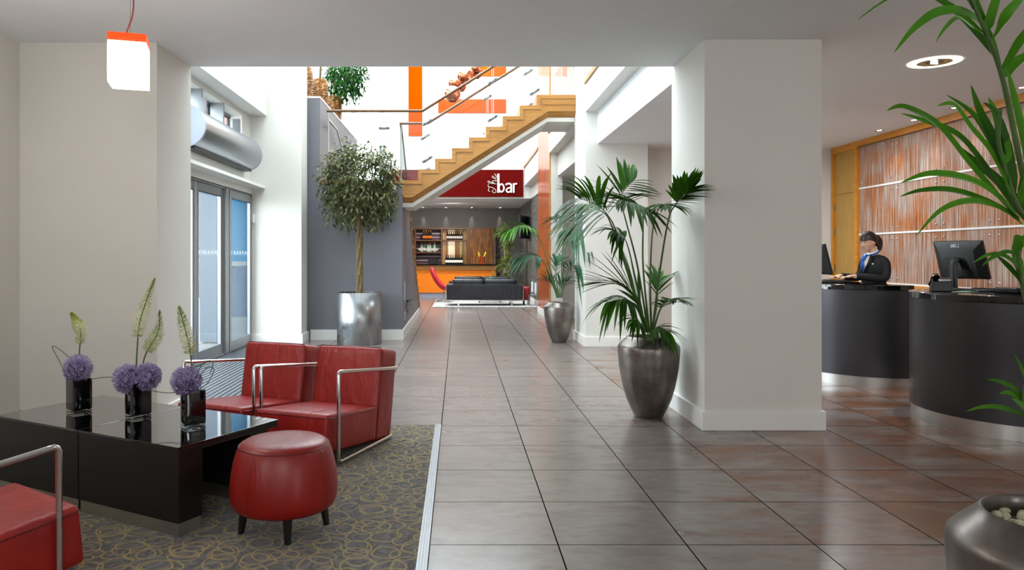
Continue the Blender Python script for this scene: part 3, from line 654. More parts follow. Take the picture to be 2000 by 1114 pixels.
# ------------------------------------------------------------------ bar room
mb = MB().box(-4.2, 4.0, 25.6, 25.8, 0, 3.96); struct('wall_bar_back', mb, M_barwall, smooth=False)
struct('ceiling_bar', MB().box(-4.2, 2.13, YB+.2, 25.6, CZ, 3.3), M_ceil, smooth=False)
struct('wall_bar_left', MB().box(-4.2, -4.0, 16.2, 18.0, 0, CZ).box(-4.2, -4.0, 25.0, 25.6, 0, CZ).box(-4.2, -4.0, 18, 25.0, 0, .4).box(-4.2, -4.0, 18, 25.0, 2.8, CZ), M_grey, smooth=False)
struct('wall_bar_right', MB().box(2.15, 2.3, 17.6, 25.6, 0, 3.4), M_brick, smooth=False)
struct('baseboard_bar', MB().box(2.125, 2.15, 17.6, 25.6, 0, .15), M_skirt, smooth=False)
for i, x in enumerate((-1.2, -.42, .47, 1.45)):
    t = thing('downlight', (x, 25.25, CZ-.01), 'recessed downlight over the bar shelves, %s of four' % ('first from left', 'second from left', 'second from right', 'first from right')[i], 'ceiling light', group='bar wall washers')
    build('trim_ring', MB().lathe([(.03, 0), (.05, -.006), (.055, 0)], (0, 0, 0), 16), M_chrome, t); build('lamp_face', MB().lathe([(0, -.002), (.03, -.002)], (0, 0, 0), 12), M_spotl, t)
    lamp('bar_spot', 'SPOT', (x, 25.50, CZ-.02), 36, spot=.5, aim=(x, 25.60, 2.2), size=.015, blend=.9)
lamp('bar_general_light', 'AREA', (-.2, 22.9, CZ-.04), 120, size=.5, color=(1, .93, .84), aim=(-.2, 23.6, 0)); lamp('bar_fill_light', 'AREA', (.3, 20.6, 7.5), 120, size=.5, color=(1, .95, .9), aim=(.2, 23, .6))  # second disc: added fill high in the stair hall, brightens the bar
# counter
ct = thing('bar_counter', (-.1, 23.54, 0), 'bar counter with orange front, oak band and black top', 'bar counter')
build('countertop', MB().box(-1.95, 1.22, 23.46, 24.3, 1.06, 1.1), M_granite, ct, world=True, smooth=False); build('oak_band', MB().box(-1.95, 1.22, 23.5, 24.25, .915, 1.06), M_oakx, ct, world=True, smooth=False)
build('front_panel', MB().box(-1.9, 1.08, 23.54, 24.2, .18, .915), M_baror, ct, world=True, smooth=False); build('end_post', MB().box(1.08, 1.22, 23.52, 24.25, 0, .915), M_oakz, ct, world=True, smooth=False)
build('kick_plate', MB().box(-1.9, 1.08, 23.6, 24.2, 0, .18), M_alucap, ct, world=True, smooth=False)
# back shelf unit at y 25.2
YS = 25.2
def sx(zx): return (800+zx/6.19-VX)*YS/FP
def sz(zy): return EH-(430+zy/6.19-HY)*YS/FP
su = thing('bar_shelf_unit', (-.1, YS, 0), 'oak back-bar shelf unit with bottles and striped backing', 'shelf unit')
mb = MB().box(sx(60), sx(75), YS, 25.6, 0, sz(112)).box(sx(380), sx(397), YS, 25.6, 0, sz(112)).box(sx(688), sx(722), YS, 25.6, 0, sz(112)).box(sx(1005), sx(1022), YS, 25.6, 0, sz(112)).box(sx(60), sx(1022), YS, 25.6, sz(112)+.001, sz(95))
build_each('upright', mb, M_baroak, su, world=True, smooth=False)
for a, b_, zz in ((75, 380, 238), (75, 380, 384), (397, 688, 238)): build('shelf', MB().box(sx(a), sx(b_), YS+.01, 25.58, sz(zz)-.045, sz(zz)), M_baroak, su, world=True, smooth=False)
m, nt, b = newmat('striped_backing'); p = coords(nt, (1, 1, 1), 'World'); sp = N(nt, 'ShaderNodeSeparateXYZ'); nt.links.new(p, sp.inputs[0])
st = math_(nt, 'LESS_THAN', math_(nt, 'FRACT', math_(nt, 'MULTIPLY', sp.outputs[2], 7.5)), .2); nt.links.new(mixc(nt, st, hx('#4a2a3c'), hx('#d9cbd0')), b.inputs['Base Color']); b.inputs['Roughness'].default_value = .4
build('striped_backing', MB().box(sx(75), sx(380), 25.56, 25.59, .9, sz(112)), m, su, world=True, smooth=False)
m, nt, b = newmat('mirror_reflection_bands'); p = coords(nt, (1, 1, 1), 'World'); sp = N(nt, 'ShaderNodeSeparateXYZ'); nt.links.new(p, sp.inputs[0])
rm = ramp(nt, math_(nt, 'DIVIDE', math_(nt, 'SUBTRACT', sp.outputs[0], sx(397)), sx(688)-sx(397)), [(0, hx('#b9a06a')), (.2, hx('#8a4a18')), (.26, hx('#efe2c0')), (.50, hx('#e6d2a4')), (.53, hx('#6a3a16')), (.72, hx('#7a4a1c')), (.76, hx('#a89a3a')), (.84, hx('#5a3a18')), (1, hx('#8a6a2a'))])  # the mirror's reflections are painted as upright cream and brown bands
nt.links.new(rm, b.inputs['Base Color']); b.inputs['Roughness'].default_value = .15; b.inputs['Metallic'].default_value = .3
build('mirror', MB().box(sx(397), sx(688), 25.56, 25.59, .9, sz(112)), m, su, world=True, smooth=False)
build('reeded_door', MB().box(sx(722), sx(1005), YS+.02, 25.5, .9, sz(112)), M_reedd, su, world=True, smooth=False); build('lower_cabinet', MB().box(sx(60), sx(1022), YS+.01, 25.58, 0, .9), M_walnut, su, world=True, smooth=False)
build('white_end_strip', MB().box(sx(1024), sx(1040), YS+.1, 25.58, 1.0, sz(150)), M_wall, su, world=True, smooth=False)  # plain white strip at the shelf end
def bottle(x, y, z, h, r, glassm, labm, capm, label, group):
    t = thing('bottle', (x, y, z), label, 'bottle', group=group)
    build('bottle_glass', MB().lathe([(0, 0), (r, 0), (r, h*.55), (r*.85, h*.63), (r*.35, h*.73), (r*.32, h*.9), (0, h*.9)], seg=12), glassm, t)
    build('bottle_label', MB().lathe([(r*1.03, h*.15), (r*1.03, h*.42)], seg=12), labm, t)
    build('bottle_cap', MB().lathe([(r*.38, h*.78), (r*.38, h), (0, h)], seg=10), capm, t)
    return t
M_bg = mat('dark_bottle_glass', '#07090a', .08, var=.1); M_lab = mat('white_bottle_label', '#d8d5d0', .6, var=.02); M_cap = mat('dark_red_foil', '#5a1216', .35, .3, var=.05)
M_laor = mat('orange_bottle_label', '#e87c1c', .5, var=.05); M_gold = mat('gold_foil', '#c08a34', .3, .6, var=.1)
M_grn = mat('green_bottle_glass', '#3f6b50', .08, var=.2); M_clr = mat('pale_bottle_glass', '#b8c8c0', .1, var=.1)
z1 = sz(238); 
b0 = bottle(sx(458), YS+.12, z1, .30, .038, M_bg, M_lab, M_cap, '', 'red wine bottles on the top middle shelf')
ordn = ['first', 'second', 'third', 'fourth', 'fifth', 'sixth', 'seventh', 'eighth', 'ninth']
for i in range(8):
    o = b0 if i == 0 else dup(b0, (sx(458+i*24.5), YS+.12, z1)); o['label'] = 'dark wine bottle with white label on the top middle shelf, %s from the left' % ordn[i]
for i in range(8):
    o = dup(b0, (sx(450+i*25.5), 24.05, 1.10)); o['group'] = 'wine bottles standing on the counter'; o['label'] = 'dark wine bottle with white label standing low on the counter, %s from the left' % ordn[i]
b1 = bottle(sx(168), YS+.12, z1, .33, .045, M_bg, M_laor, M_gold, '', 'sparkling wine bottles on the top left shelf')
for i in range(4):
    o = b1 if i == 0 else dup(b1, (sx(168+i*29), YS+.12, z1)); o['label'] = 'sparkling wine bottle with orange label on the top left shelf, %s from the left' % ordn[i]
z2 = sz(384)
cols = [(M_bg, 'dark'), (M_clr, 'pale'), (M_grn, 'green'), (M_grn, 'green'), (M_clr, 'pale'), (M_clr, 'pale'), (M_grn, 'green'), (M_clr, 'pale'), (M_grn, 'green')]
for i, (gm, cn) in enumerate(cols):
    bottle(sx(118+i*26), YS+.12, z2, .28+.09*random.random(), .042, gm, M_lab, M_gold if i % 2 else M_black, '%s spirit bottle on the middle left shelf, %s from the left' % (cn, ordn[i]), 'spirit bottles on the middle left shelf')
tag(build('cash_register', MB().prism([(sx(235), 1.1), (sx(368), 1.1), (sx(365), 1.24), (sx(240), 1.26)], 'y', 24.0, 24.25), M_black, smooth=False), 'black cash register on the bar under the striped shelves', 'cash register')
for i, xz in enumerate((850, 895)):
    x = sx(xz); t = thing('cocktail_glass', (x*.94, 23.7, 1.1), ('left' if i == 0 else 'right')+' tall red cocktail with yellow garnish on the bar counter', 'cocktail', group='cocktails on the bar')
    build('glass_body', MB().lathe([(0, 0), (.045, 0), (.012, .02), (.012, .05), (.03, .1), (.035, .24)], seg=14), mat('red_drink', '#c43018', .2, var=.2), t); build('garnish', MB().tube([(0, 0, .2), (.04*(-1 if i == 0 else 2), 0, .38)], [.02, .035], 8), mat('yellow_garnish', '#e8c020', .5, var=.1), t)
# lounge furniture in the bar
tag(build('shag_rug', MB().rbox(-.68, 2.08, 19.25, 22.4, 0, .03, .012, 6), M_grass_rug), 'white rug under the black sofa in the bar', 'rug')
def sofa(yf, label, sgn=1):
    t = thing('sofa', (.71, yf, 0), label, 'sofa', group='black leather sofas')
    w_ = 1.02
    build('back_panel', MB().rbox(-w_, w_, 0, .12, .18, .6, .02, 4), M_blackl, t); build('seat_base', MB().rbox(-w_, w_, .1, .85, .18, .40, .03, 4), M_blackl, t)
    for s in (-1, 1):
        build('armrest', MB().rbox(*(sorted((s*w_, s*(w_-.16)))), .0, .85, .2, .6, .03, 4), M_blackl, t)
    for k in range(2): build('back_cushion', MB().rbox(-w_+.16+k*.86, -w_+1.02+k*.86, .12, .3, .4, .74, .05, 5), M_blackl, t)
    for k in range(2): build('seat_cushion', MB().rbox(-w_+.16+k*.86, -w_+1.02+k*.86, .28, .85, .38, .50, .04, 5), M_blackl, t)
    build('chrome_frame', MB().box(-w_-.01, w_+.01, -.012, 0, .165, .185).box(-w_-.015, -w_, -.012, .01, .165, .6).box(w_, w_+.015, -.012, .01, .165, .6), M_chrome, t, smooth=False)
    for sx_ in (-.7, .72):
        for sy in (.04, .78): build('leg', MB().box(sx_-.02, sx_+.02, sy-.02, sy+.02, 0.03, .18), M_chrome, t, smooth=False)
    return t
sofa(19.5, 'black leather sofa on chrome legs seen from behind in the bar')
s2 = sofa(22.85, 'second black sofa behind the first one, facing it'); s2.rotation_euler = (0, 0, PI); s2.location = (.75, 22.6, 0)
t = thing('low_table', (.9, 20.95, 0), 'low dark table between the two black sofas', 'coffee table'); build('tabletop', MB().box(-.35, .35, -.25, .25, .5, .56), M_walnut, t, smooth=False)
for a in (-.3, .3):
    for c in (-.2, .2): build('leg', MB().box(a-.02, a+.02, c-.02, c+.02, .03, .5), M_chrome, t, smooth=False)
t = thing('succulent', (.93, 20.95, .56), 'small green succulent on the low table between the sofas', 'plant'); build('pot', MB().lathe([(0, 0), (.05, 0), (.06, .1), (0, .1)], seg=14), M_black, t)
mb = MB()
for i in range(26):
    a = random.uniform(0, 2*PI); e = random.uniform(.3, 1.2); L = .14; d = V((math.cos(a)*math.cos(e), math.sin(a)*math.cos(e), math.sin(e)))
    mb.tube([V((0, 0, .1)), V((0, 0, .1))+d*L*.6, V((0, 0, .1))+d*L], [.008, .012, .001], 5)
build('leaves', mb, leafmat('succulent_leaf', '#4a7a5a', '#8ab098'), t)
# red egg chair
t = thing('swivel_chair', (-.42, 21.3, 0), 'crimson shell swivel chair on a chrome star foot', 'chair')
mb = MB(); prof = [(-.66, .96, .05), (-.62, .9, .16), (-.55, .75, .25), (-.42, .58, .3), (-.25, .42, .33), (-.05, .34, .34), (.15, .36, .3), (.28, .44, .24)]
rows = []
for (x, z, hw) in prof:
    rows.append([(x*.72+.05+abs(s)**2*.06, s*hw, z+abs(s)**2*.10) for s in [k/5-1 for k in range(11)]])
for k in range(len(rows)-1):
    for j in range(10): mb.add([rows[k][j], rows[k][j+1], rows[k+1][j+1], rows[k+1][j]], [(0, 1, 2, 3)])
o = build('shell', mb, M_pinkred, t); so = o.modifiers.new('s', 'SOLIDIFY'); so.thickness = .07; so.offset = -1; o.modifiers.new('u', 'SUBSURF').levels = 1; o.modifiers['u'].render_levels = 1
build('column', MB().tube([(0, 0, .06), (0, 0, .33)], .022, 10), M_chrome, t)
mb = MB()
for k in range(4): a = PI/4+k*PI/2; mb.tube([(0, 0, .08), (.3*math.cos(a), .3*math.sin(a), .045)], [.018, .012], 6)
build('star_base', mb, M_chrome, t)
# small red barrel chair by the brick wall
t = thing('small_stool', (1.86, 20.0, 0), 'small dark red seat beside the sofa against the slate wall', 'seat'); build('seat', MB().rbox(-.09, .09, -.16, .16, .16, .53, .04, 5), M_redst, t)
for a in (-.07, .07):
    for c in (-.12, .12): build('leg', MB().tube([(a, c, .03), (a, c, .18)], .016, 8), M_black, t)
t = thing('side_table', (1.97, 19.40, 0), 'thin chrome framed side table beside the black sofa', 'side table'); mb = MB().tube([(-.1, 0, .03), (-.1, 0, .33), (.1, 0, .33), (.1, 0, .03)], .01, 6).tube([(-.1, .35, .03), (-.1, .35, .33), (.1, .35, .33), (.1, .35, .03)], .01, 6).tube([(-.1, 0, .05), (.1, 0, .05)], .008, 6)
build_each('frame', mb, M_chrome, t); build('tabletop', MB().box(-.11, .11, -.01, .36, .335, .345), M_glassedge, t, smooth=False)
for i, yy in enumerate((21.0, 20.1)): tag(build('wall_light', MB().rbox(2.10, 2.15, yy-.04, yy+.04, .32, .62, .01, 3), mat('pale_uplighter', '#e6e6e6', .4, var=.02)), ('far' if i == 0 else 'near')+' small pale wall light low on the slate wall', 'wall light', 'low wall lights')
t = thing('television', (2.0, 21.9, 1.95), 'black flat television on a bracket on the slate wall', 'television')
M = Matrix.Translation((1.98, 21.9, 2.22))@Matrix.Rotation(math.radians(-20), 4, 'Z')
build('screen', MB().rbox(-.03, .03, -.55, .55, -.34, .34, .012, 4, M=M), M_black, t, world=True); build('bracket', MB().box(2.03, 2.149, 22.0, 22.16, 2.1, 2.3), M_black, t, world=True, smooth=False)
# copper pendants
ms = [(883.6, 184, 16.2, 15.6), (888.5, 163, 13, 16.4), (908.7, 149.6, 16, 15.2), (930, 142, 13, 15.8), (901, 170, 10, 16.9), (931, 133, 11, 14.6)]
od = ['lowest and nearest', 'partly hidden second lowest', 'largest middle', 'rightmost low', 'small rear', 'topmost right']
for (px, py, r, D), l in zip(ms, od):
    c = W(px, py, D); R = r*D/FP
    t = thing('copper_pendant', c, '%s mirrored copper ball pendant behind the stair glass' % l, 'pendant lamp', group='copper ball pendants')
    prof = [(R*math.sin(a), R*math.cos(a)) for a in [PI*i/20 for i in range(0, 18)]]
    build('globe', MB().lathe(prof, seg=32), M_copper, t); build('cable', MB().tube([(0, 0, R), (0, 0, 7.6-c.z)], .004, 6), M_black, t)
# ------------------------------------------------------------------ air curtain
t = thing('air_curtain', (-3.17, 9.7, 2.86), 'long rounded silver air curtain above the glass doors', 'air curtain')
def obr(r, dz, k=20): return [(r*math.cos(a), r*math.sin(a)) for a in [2*PI*i/(2*k) for i in range(2*k)]]
cx, cz_, R = -3.165, 2.865, .245
build('housing', MB().prism([(cx+a, cz_+b_) for a, b_ in obr(R, 0)], 'y', 8.5, 10.9), M_alucurt, t, world=True, ang=30)
build('end_cap', MB().prism([(cx+a*1.02, cz_+b_*1.02) for a, b_ in obr(R, 0)], 'y', 8.46, 8.5), M_alucap, t, world=True, ang=30); build('end_cap', MB().prism([(cx+a*1.02, cz_+b_*1.02) for a, b_ in obr(R, 0)], 'y', 10.9, 10.94), M_alucap, t, world=True, ang=30)
build('outlet_grille', MB().box(cx-.08, cx+.1, 8.52, 10.88, cz_-R-.012, cz_-R+.05), M_black, t, world=True, smooth=False)
mb = MB()
for q in (-.05, -.02, .01, .04, .07): mb.box(cx+q, cx+q+.008, 8.52, 10.88, cz_-R-.02, cz_-R)
build_each('outlet_slat', mb, M_alu, t, world=True, smooth=False)
build_each('mounting_arm', MB().box(-3.2, -3.1, 9.0, 9.05, 3.0, 3.3).box(-3.2, -3.1, 10.4, 10.45, 3.0, 3.3), M_alu, t, world=True, smooth=False)
# ------------------------------------------------------------------ planting
def planter(c, s, label, cat='potted palm', soilm=None, name='potted_palm'):
    t = thing(name, (c[0], c[1], 0), label, cat)
    prof = [(0, 0), (.112, 0), (.12, .01), (.150, .07), (.185, .15), (.213, .25), (.232, .34), (.246, .43), (.254, .53), (.256, .585), (.250, .603), (.232, .622), (.195, .655), (.180, .672), (.172, .676), (.166, .670), (.166, .64), (.17, .60)]
    build('pot', MB().lathe([(r*s, z*s) for r, z in prof], seg=64), M_pot, t, ang=60)
    build('soil', MB().lathe([(0, .625*s), (.168*s, .615*s)], seg=32), soilm or M_soil, t); return t
def blade(mb, pts, wd, fold=.25, up=V((0, 0, 1))):
    """long leaf: curved, tapered, folded along the midrib"""
    n = len(pts); prev = None; L = []
    for i, p in enumerate(pts):
        t = (pts[min(i+1, n-1)]-pts[max(i-1, 0)]); t.normalize()
        s = t.cross(up)
        if s.length < .05: s = t.cross(V((0, 1, 0)))
        s.normalize()
        if prev is not None and s.dot(prev) < 0: s = -s
        prev = s; nn = s.cross(t)
        u = i/(n-1); ww = wd*(min(1, u*5+.25))*(1-max(0, (u-.35)/.65)**1.8)*.5+.0004
        L += [p-s*ww+nn*ww*fold, p, p+s*ww+nn*ww*fold]
    f = []
    for i in range(n-1):
        a = i*3; f += [(a, a+1, a+4, a+3), (a+1, a+2, a+5, a+4)]
    mb.add(L, f)
def frond(par, pts, L, wd, n=16, t0=.35, droop=.5, spread=60, r=.007, m=None, rad_up=V((0, -.62, .78)), world=True, seed=None, lift=.0, sm=None, spl=True):
    """feather frond: petiole + rachis along pts, leaflets on both sides"""
    rnd = random.Random(seed if seed is not None else random.random())
    P = [V(q) for q in (spline([tuple(p) for p in pts], 8) if spl else pts)]; k = len(P)
    def at(t):
        q = t*(k-1); i = min(int(q), k-2); return P[i].lerp(P[i+1], q-i), (P[i+1]-P[i]).normalized()
    mbl = MB()
    for i in range(n):
        t = t0+(1-t0)*(i/(n-1)); p, T = at(min(t, .999)); u = i/(n-1)
        S = T.cross(rad_up); S = S.normalized() if S.length > .1 else V((1, 0, 0))
        ln = L*(.55+.6*math.sin(PI*min(1, .15+u*.85))**.8)*rnd.uniform(.88, 1.08)
        a = math.radians(spread*(1-.72*u))*rnd.uniform(.9, 1.1)
        for sg in (-1, 1):
            if u > .985 and sg == 1: continue
            d = (S*sg*math.sin(a)+T*math.cos(a)+rad_up*(lift+rnd.uniform(-.06, .1))).normalized()
            q = []; dr = droop*rnd.uniform(.7, 1.3)
            for j in range(8):
                v = j/7; q.append(p+d*ln*v+V((0, 0, -1))*(ln*dr*v*v))
            blade(mbl, q, wd*rnd.uniform(.85, 1.1))
    fr = build('frond', mbl, m or M_palm, par, world=world, smooth=True, ang=80)
    rs = [r*(1.25-1.0*i/(k-1)) for i in range(k)]
    st = build('stalk', MB().tube(P, rs, 6), sm or M_stem, fr)
    if world:
        for v in st.data.vertices: v.co -= par.location
    return fr
# palm by the wide pillar
pa = planter((1.604, 6.17), 1.0, 'tall palm in a large bronze urn beside the wide white pillar')
b0_ = W(1268, 652, 6.17)
def pp(px, py, dd=0): return W(px, py, 6.17+dd)
FR = [  # rachis pixels with depth offset, leaflet length, width, n, t0, droop, spread
    ([(1262, 650), (1232, 545), (1204, 455, -.05), (1190, 425, -.1), (1166, 400, -.15), (1130, 388, -.2)], .36, .032, 14, .64, .42, 78, .05, V((0, -1, .12))),
    ([(1261, 650), (1228, 540), (1194, 440, .05), (1178, 415, .1), (1150, 405, .2), (1122, 412, .3)], .30, .028, 10, .66, .5, 70, .1),
    ([(1266, 650), (1245, 520), (1222, 430), (1212, 385, .1), (1238, 352, .3)], .32, .034, 11, .62, .16, 68, .05, V((0, -1, .1))),
    ([(1268, 650), (1256, 520), (1256, 430), (1252, 405, -.1), (1215, 392, -.35)], .36, .030, 12, .68, .35, 65, .1),
    ([(1272, 650), (1270, 540), (1276, 440), (1290, 405, -.1), (1312, 402, -.45)], .22, .030, 12, .66, .35, 65, .1),
    ([(1274, 650, 0), (1290, 520, -.15), (1306, 428, -.4), (1318, 402, -.5), (1334, 382, -.6), (1352, 368, -.66)], .19, .034, 14, .66, .08, 52, .02, V((0, -1, .05))),
    ([(1262, 650), (1240, 540), (1222, 470), (1200, 452, -.1)], .26, .028, 8, .7, .55, 65, 0),
    ([(1260, 650), (1250, 600), (1222, 560, -.1), (1172, 552, -.2)], .40, .022, 11, .35, .12, 34, .1),
    ([(1262, 650), (1245, 605), (1222, 585, -.2), (1190, 590, -.3)], .26, .024, 10, .45, .7, 60, .1),
    ([(1275, 650, 0), (1288, 608, -.15), (1303, 588, -.35), (1318, 586, -.55)], .24, .022, 12, .4, .25, 45, .1),
    ([(1272, 650), (1282, 600), (1285, 560, .1), (1292, 545, .2)], .26, .022, 8, .5, .15, 36, .1),
    ([(1270, 652), (1285, 640, -.1), (1305, 648, -.15)], .16, .022, 8, .3, .6, 60, .1),
    ([(1258, 652), (1248, 630, -.1), (1236, 625, -.15)], .18, .022, 8, .3, .6, 60, .1)]
for i, (p_, L, wd, n, t0, dr, spd, lf_, *ru) in enumerate(FR):
    frond(pa, [pp(*q) for q in p_], L*1.12, wd*1.32, int(n*1.3), t0, dr, spd, .008, seed=i+3, lift=lf_, **({'rad_up': ru[0]} if ru else {}))
# second palm further back
pb = planter((1.585, 11.52), .93, 'smaller palm in a bronze urn in front of the copper-coloured pillar')
def pq(px, py, dd=0): return W(px, py, 11.52+dd)
FR2 = [([(1092, 582), (1072, 520), (1050, 460), (1020, 440, -.4), (990, 452, -.6)], .33, .034, 11, .62, .3, 50, M_palm),
       ([(1095, 582), (1102, 510), (1112, 460), (1122, 445, -.2), (1145, 460, -.4)], .42, .034, 12, .55, .8, 62, M_palmd),
       ([(1090, 582), (1075, 540), (1060, 510), (1040, 498, -.2), (1012, 505, -.3)], .34, .03, 10, .5, .55, 50, M_palmd),
       ([(1097, 582), (1104, 545), (1118, 520), (1140, 522, -.2)], .42, .034, 11, .4, .95, 62, M_palmd),
       ([(1092, 582), (1086, 540), (1088, 520), (1100, 505, .2)], .34, .034, 10, .45, .3, 45, M_palmd),
       ([(1088, 582), (1078, 555), (1066, 545)], .26, .03, 8, .4, .3, 45, M_palmd),
       ([(1096, 582), (1098, 500), (1102, 440), (1092, 425, .1)], .34, .034, 10, .7, .7, 60, M_palmd),
       ([(1094, 582), (1094, 560), (1110, 548, .1)], .3, .03, 8, .3, .4, 50, M_palmd)]
for i, (p_, L, wd, n, t0, dr, spd, mm) in enumerate(FR2): frond(pb, [pq(*q) for q in p_], L*1.1, wd*1.1, int(n*1.35), t0, dr, spd, .009, m=mm, seed=40+i, lift=.1)
# foreground palm, right edge
pc = planter((1.565, 1.90), 1.0, 'foreground palm in a bronze urn with cream pebbles at the right edge', soilm=M_pebble)
mb = MB(); rr = random.Random(5)
for i in range(70):
    a = rr.uniform(0, 2*PI); q = .155*math.sqrt(rr.random()); mb.ball((q*math.cos(a), q*math.sin(a), .632+rr.uniform(0, .01)), rr.uniform(.009, .014), 8, 6, (1.2, .9, .7))
build('pebbles', mb, mat('cream_stone', '#b8b494', .5, var=.15, vs_=30), pc)['kind'] = 'stuff'
def near(rachis, leaves, sm=M_stem):
    """rachis and leaflets traced from the photo, each with its own distance"""
    mbl = MB()
    for pts, wd in leaves:
        q = [V(a) for a in spline([tuple(W(*p)) for p in pts], 6)]; blade(mbl, q, wd*.74, .35, up=V((.2, -.9, .4)))
    fr = build('frond', mbl, M_palmf, pc, world=True, ang=80)
    P = [V(a) for a in spline([tuple(W(*p)) for p in rachis], 8)]; k = len(P)
    st = build('stalk', MB().tube(P, [.009-.006*i/(k-1) for i in range(k)], 8), sm, fr)
    for v in st.data.vertices: v.co -= pc.location
pot_top = (2078, 960, 1.93)
near([(2085, 1000, 1.92), (2060, 640, 1.9), (1995, 330, 1.8), (1957, 150, 1.7), (1915, 40, 1.62), (1880, -40, 1.6)], [
    ([(1955, 135, 1.70), (1925, 60, 1.66), (1880, 25, 1.62), (1830, 25, 1.58), (1785, 55, 1.55), (1746, 103, 1.53)], .034),
    ([(1850, -60, 1.7), (1790, -30, 1.68), (1725, 3, 1.66), (1676, 38, 1.64)], .008), ([(1950, 120, 1.69), (1905, 65, 1.70), (1860, 20, 1.72), (1810, -12, 1.75), (1740, -60, 1.8)], .042),
    ([(1925, 70, 1.65), (1900, 55, 1.6), (1870, 35, 1.56), (1845, 55, 1.52), (1828, 82, 1.5)], .014),
    ([(1930, 80, 1.66), (1915, 30, 1.7), (1895, -30, 1.75)], .026), ([(1925, 60, 1.66), (1940, 10, 1.7), (1960, -40, 1.72)], .03),
    ([(1935, 78, 1.66), (1962, 30, 1.62), (2010, -20, 1.6)], .034), ([(1955, 135, 1.7), (1985, 85, 1.66), (2030, 30, 1.62)], .036),
    ([(1958, 150, 1.7), (1985, 120, 1.72), (2040, 90, 1.74)], .03), ([(1900, 20, 1.62), (1880, -10, 1.6), (1840, -40, 1.58)], .03)])
near([(2090, 1000, 1.95), (2075, 700, 1.9), (2030, 480, 1.78), (1985, 400, 1.66), (1962, 330, 1.6), (1950, 270, 1.56), (1955, 215, 1.52)], [
    ([(1990, 430, 1.66), (1900, 330, 1.6), (1840, 255, 1.55), (1800, 225, 1.52), (1760, 208, 1.5), (1732, 216, 1.5)], .03),
    ([(1985, 415, 1.68), (1925, 330, 1.66), (1870, 265, 1.64), (1800, 235, 1.62), (1760, 222, 1.6)], .028),
    ([(1975, 380, 1.62), (1935, 300, 1.58), (1895, 250, 1.55), (1862, 205, 1.53), (1830, 207, 1.52)], .026),
    ([(1965, 350, 1.62), (1940, 290, 1.66), (1900, 225, 1.7), (1848, 185, 1.72)], .034),
    ([(1960, 330, 1.6), (1935, 270, 1.62), (1910, 215, 1.64), (1896, 166, 1.66)], .04),
    ([(1962, 320, 1.58), (1950, 250, 1.6), (1930, 190, 1.62)], .045), ([(1978, 390, 1.64), (1965, 300, 1.6), (1945, 230, 1.56), (1920, 200, 1.54)], .05),
    ([(1990, 425, 1.66), (1930, 370, 1.6), (1870, 345, 1.56), (1810, 340, 1.53), (1758, 358, 1.51)], .026),
    ([(1992, 430, 1.67), (1930, 395, 1.62), (1860, 372, 1.58), (1800, 372, 1.55), (1758, 384, 1.53)], .02),
    ([(1998, 440, 1.68), (1950, 405, 1.62), (1890, 393, 1.58), (1835, 412, 1.55), (1790, 460, 1.53)], .020),
    ([(1985, 400, 1.66), (2005, 330, 1.64), (1975, 180, 1.62), (1962, 130, 1.6)], .04), ([(1990, 400, 1.66), (2010, 320, 1.7), (2040, 260, 1.74)], .04),
    ([(2000, 430, 1.68), (1975, 390, 1.7), (1940, 350, 1.72), (1880, 300, 1.75), (1850, 265, 1.78)], .05)])
near([(2085, 1000, 1.9), (2050, 800, 1.8), (2020, 650, 1.72), (1998, 560, 1.66), (1990, 500, 1.62), (2010, 440, 1.6)], [
    ([(1996, 545, 1.66), (1985, 520, 1.62), (1960, 500, 1.6), (1930, 498, 1.56), (1900, 514, 1.54)], .016), ([(1996, 545, 1.66), (1975, 490, 1.64), (1990, 470, 1.6), (2020, 465, 1.58)], .05),
    ([(2000, 560, 1.67), (1975, 530, 1.64), (1955, 510, 1.62), (1945, 500, 1.6)], .026), ([(1990, 500, 1.62), (1965, 492, 1.58), (1935, 505, 1.55), (1918, 520, 1.53)], .012)])
near([(2080, 1000, 1.9), (2065, 930, 1.86), (2040, 860, 1.8), (2000, 800, 1.74), (2005, 740, 1.7)], [
    ([(2035, 850, 1.8), (1995, 812, 1.74), (1950, 796, 1.68), (1915, 796, 1.64), (1887, 804, 1.62)], .016), ([(2030, 840, 1.8), (1995, 785, 1.74), (1970, 768, 1.7), (1952, 770, 1.68)], .02),
    ([(2020, 820, 1.78), (1985, 765, 1.72), (1955, 747, 1.68), (1926, 741, 1.66)], .018), ([(2015, 800, 1.76), (2000, 740, 1.7), (1980, 690, 1.66)], .03), ([(2040, 860, 1.8), (2000, 800, 1.7), (1975, 778, 1.66)], .03)])
# ---- standard ficus tree in a steel cylinder
FX, FY = -1.52, 11.3
ft = thing('ficus_tree', (FX, FY, 0), 'round-headed ficus tree in a brushed steel cylinder in front of the grey wall', 'potted tree')
build('pot', MB().lathe([(0, 0), (.338, 0), (.344, .01), (.344, .79), (.338, .796), (.325, .796), (.325, .72)], seg=72), M_steel, ft, ang=50); build('soil', MB().lathe([(0, .74), (.326, .73)], seg=40), M_soil, ft)
mb = MB(); rr = random.Random(11)
for s in range(4):
    ph = s*PI/2; mb.tube([(.032*math.cos(ph+z*4.2), .032*math.sin(ph+z*4.2), .72+z) for z in [1.75*i/34 for i in range(35)]], [.03-.008*i/34 for i in range(35)], 7)
for s in range(14):
    a = rr.uniform(0, 2*PI); e = rr.uniform(.1, 1.3); L = rr.uniform(.3, .5); d = V((math.cos(a)*math.cos(e), math.sin(a)*math.cos(e), math.sin(e))); z0_ = rr.uniform(2.1, 2.45)
    mb.tube([(0, 0, z0_), V((0, 0, z0_))+d*L*.5+V((0, 0, .03)), V((0, 0, z0_))+d*L], [.014, .009, .004], 5)
build('trunk', mb, M_trunkb, ft)
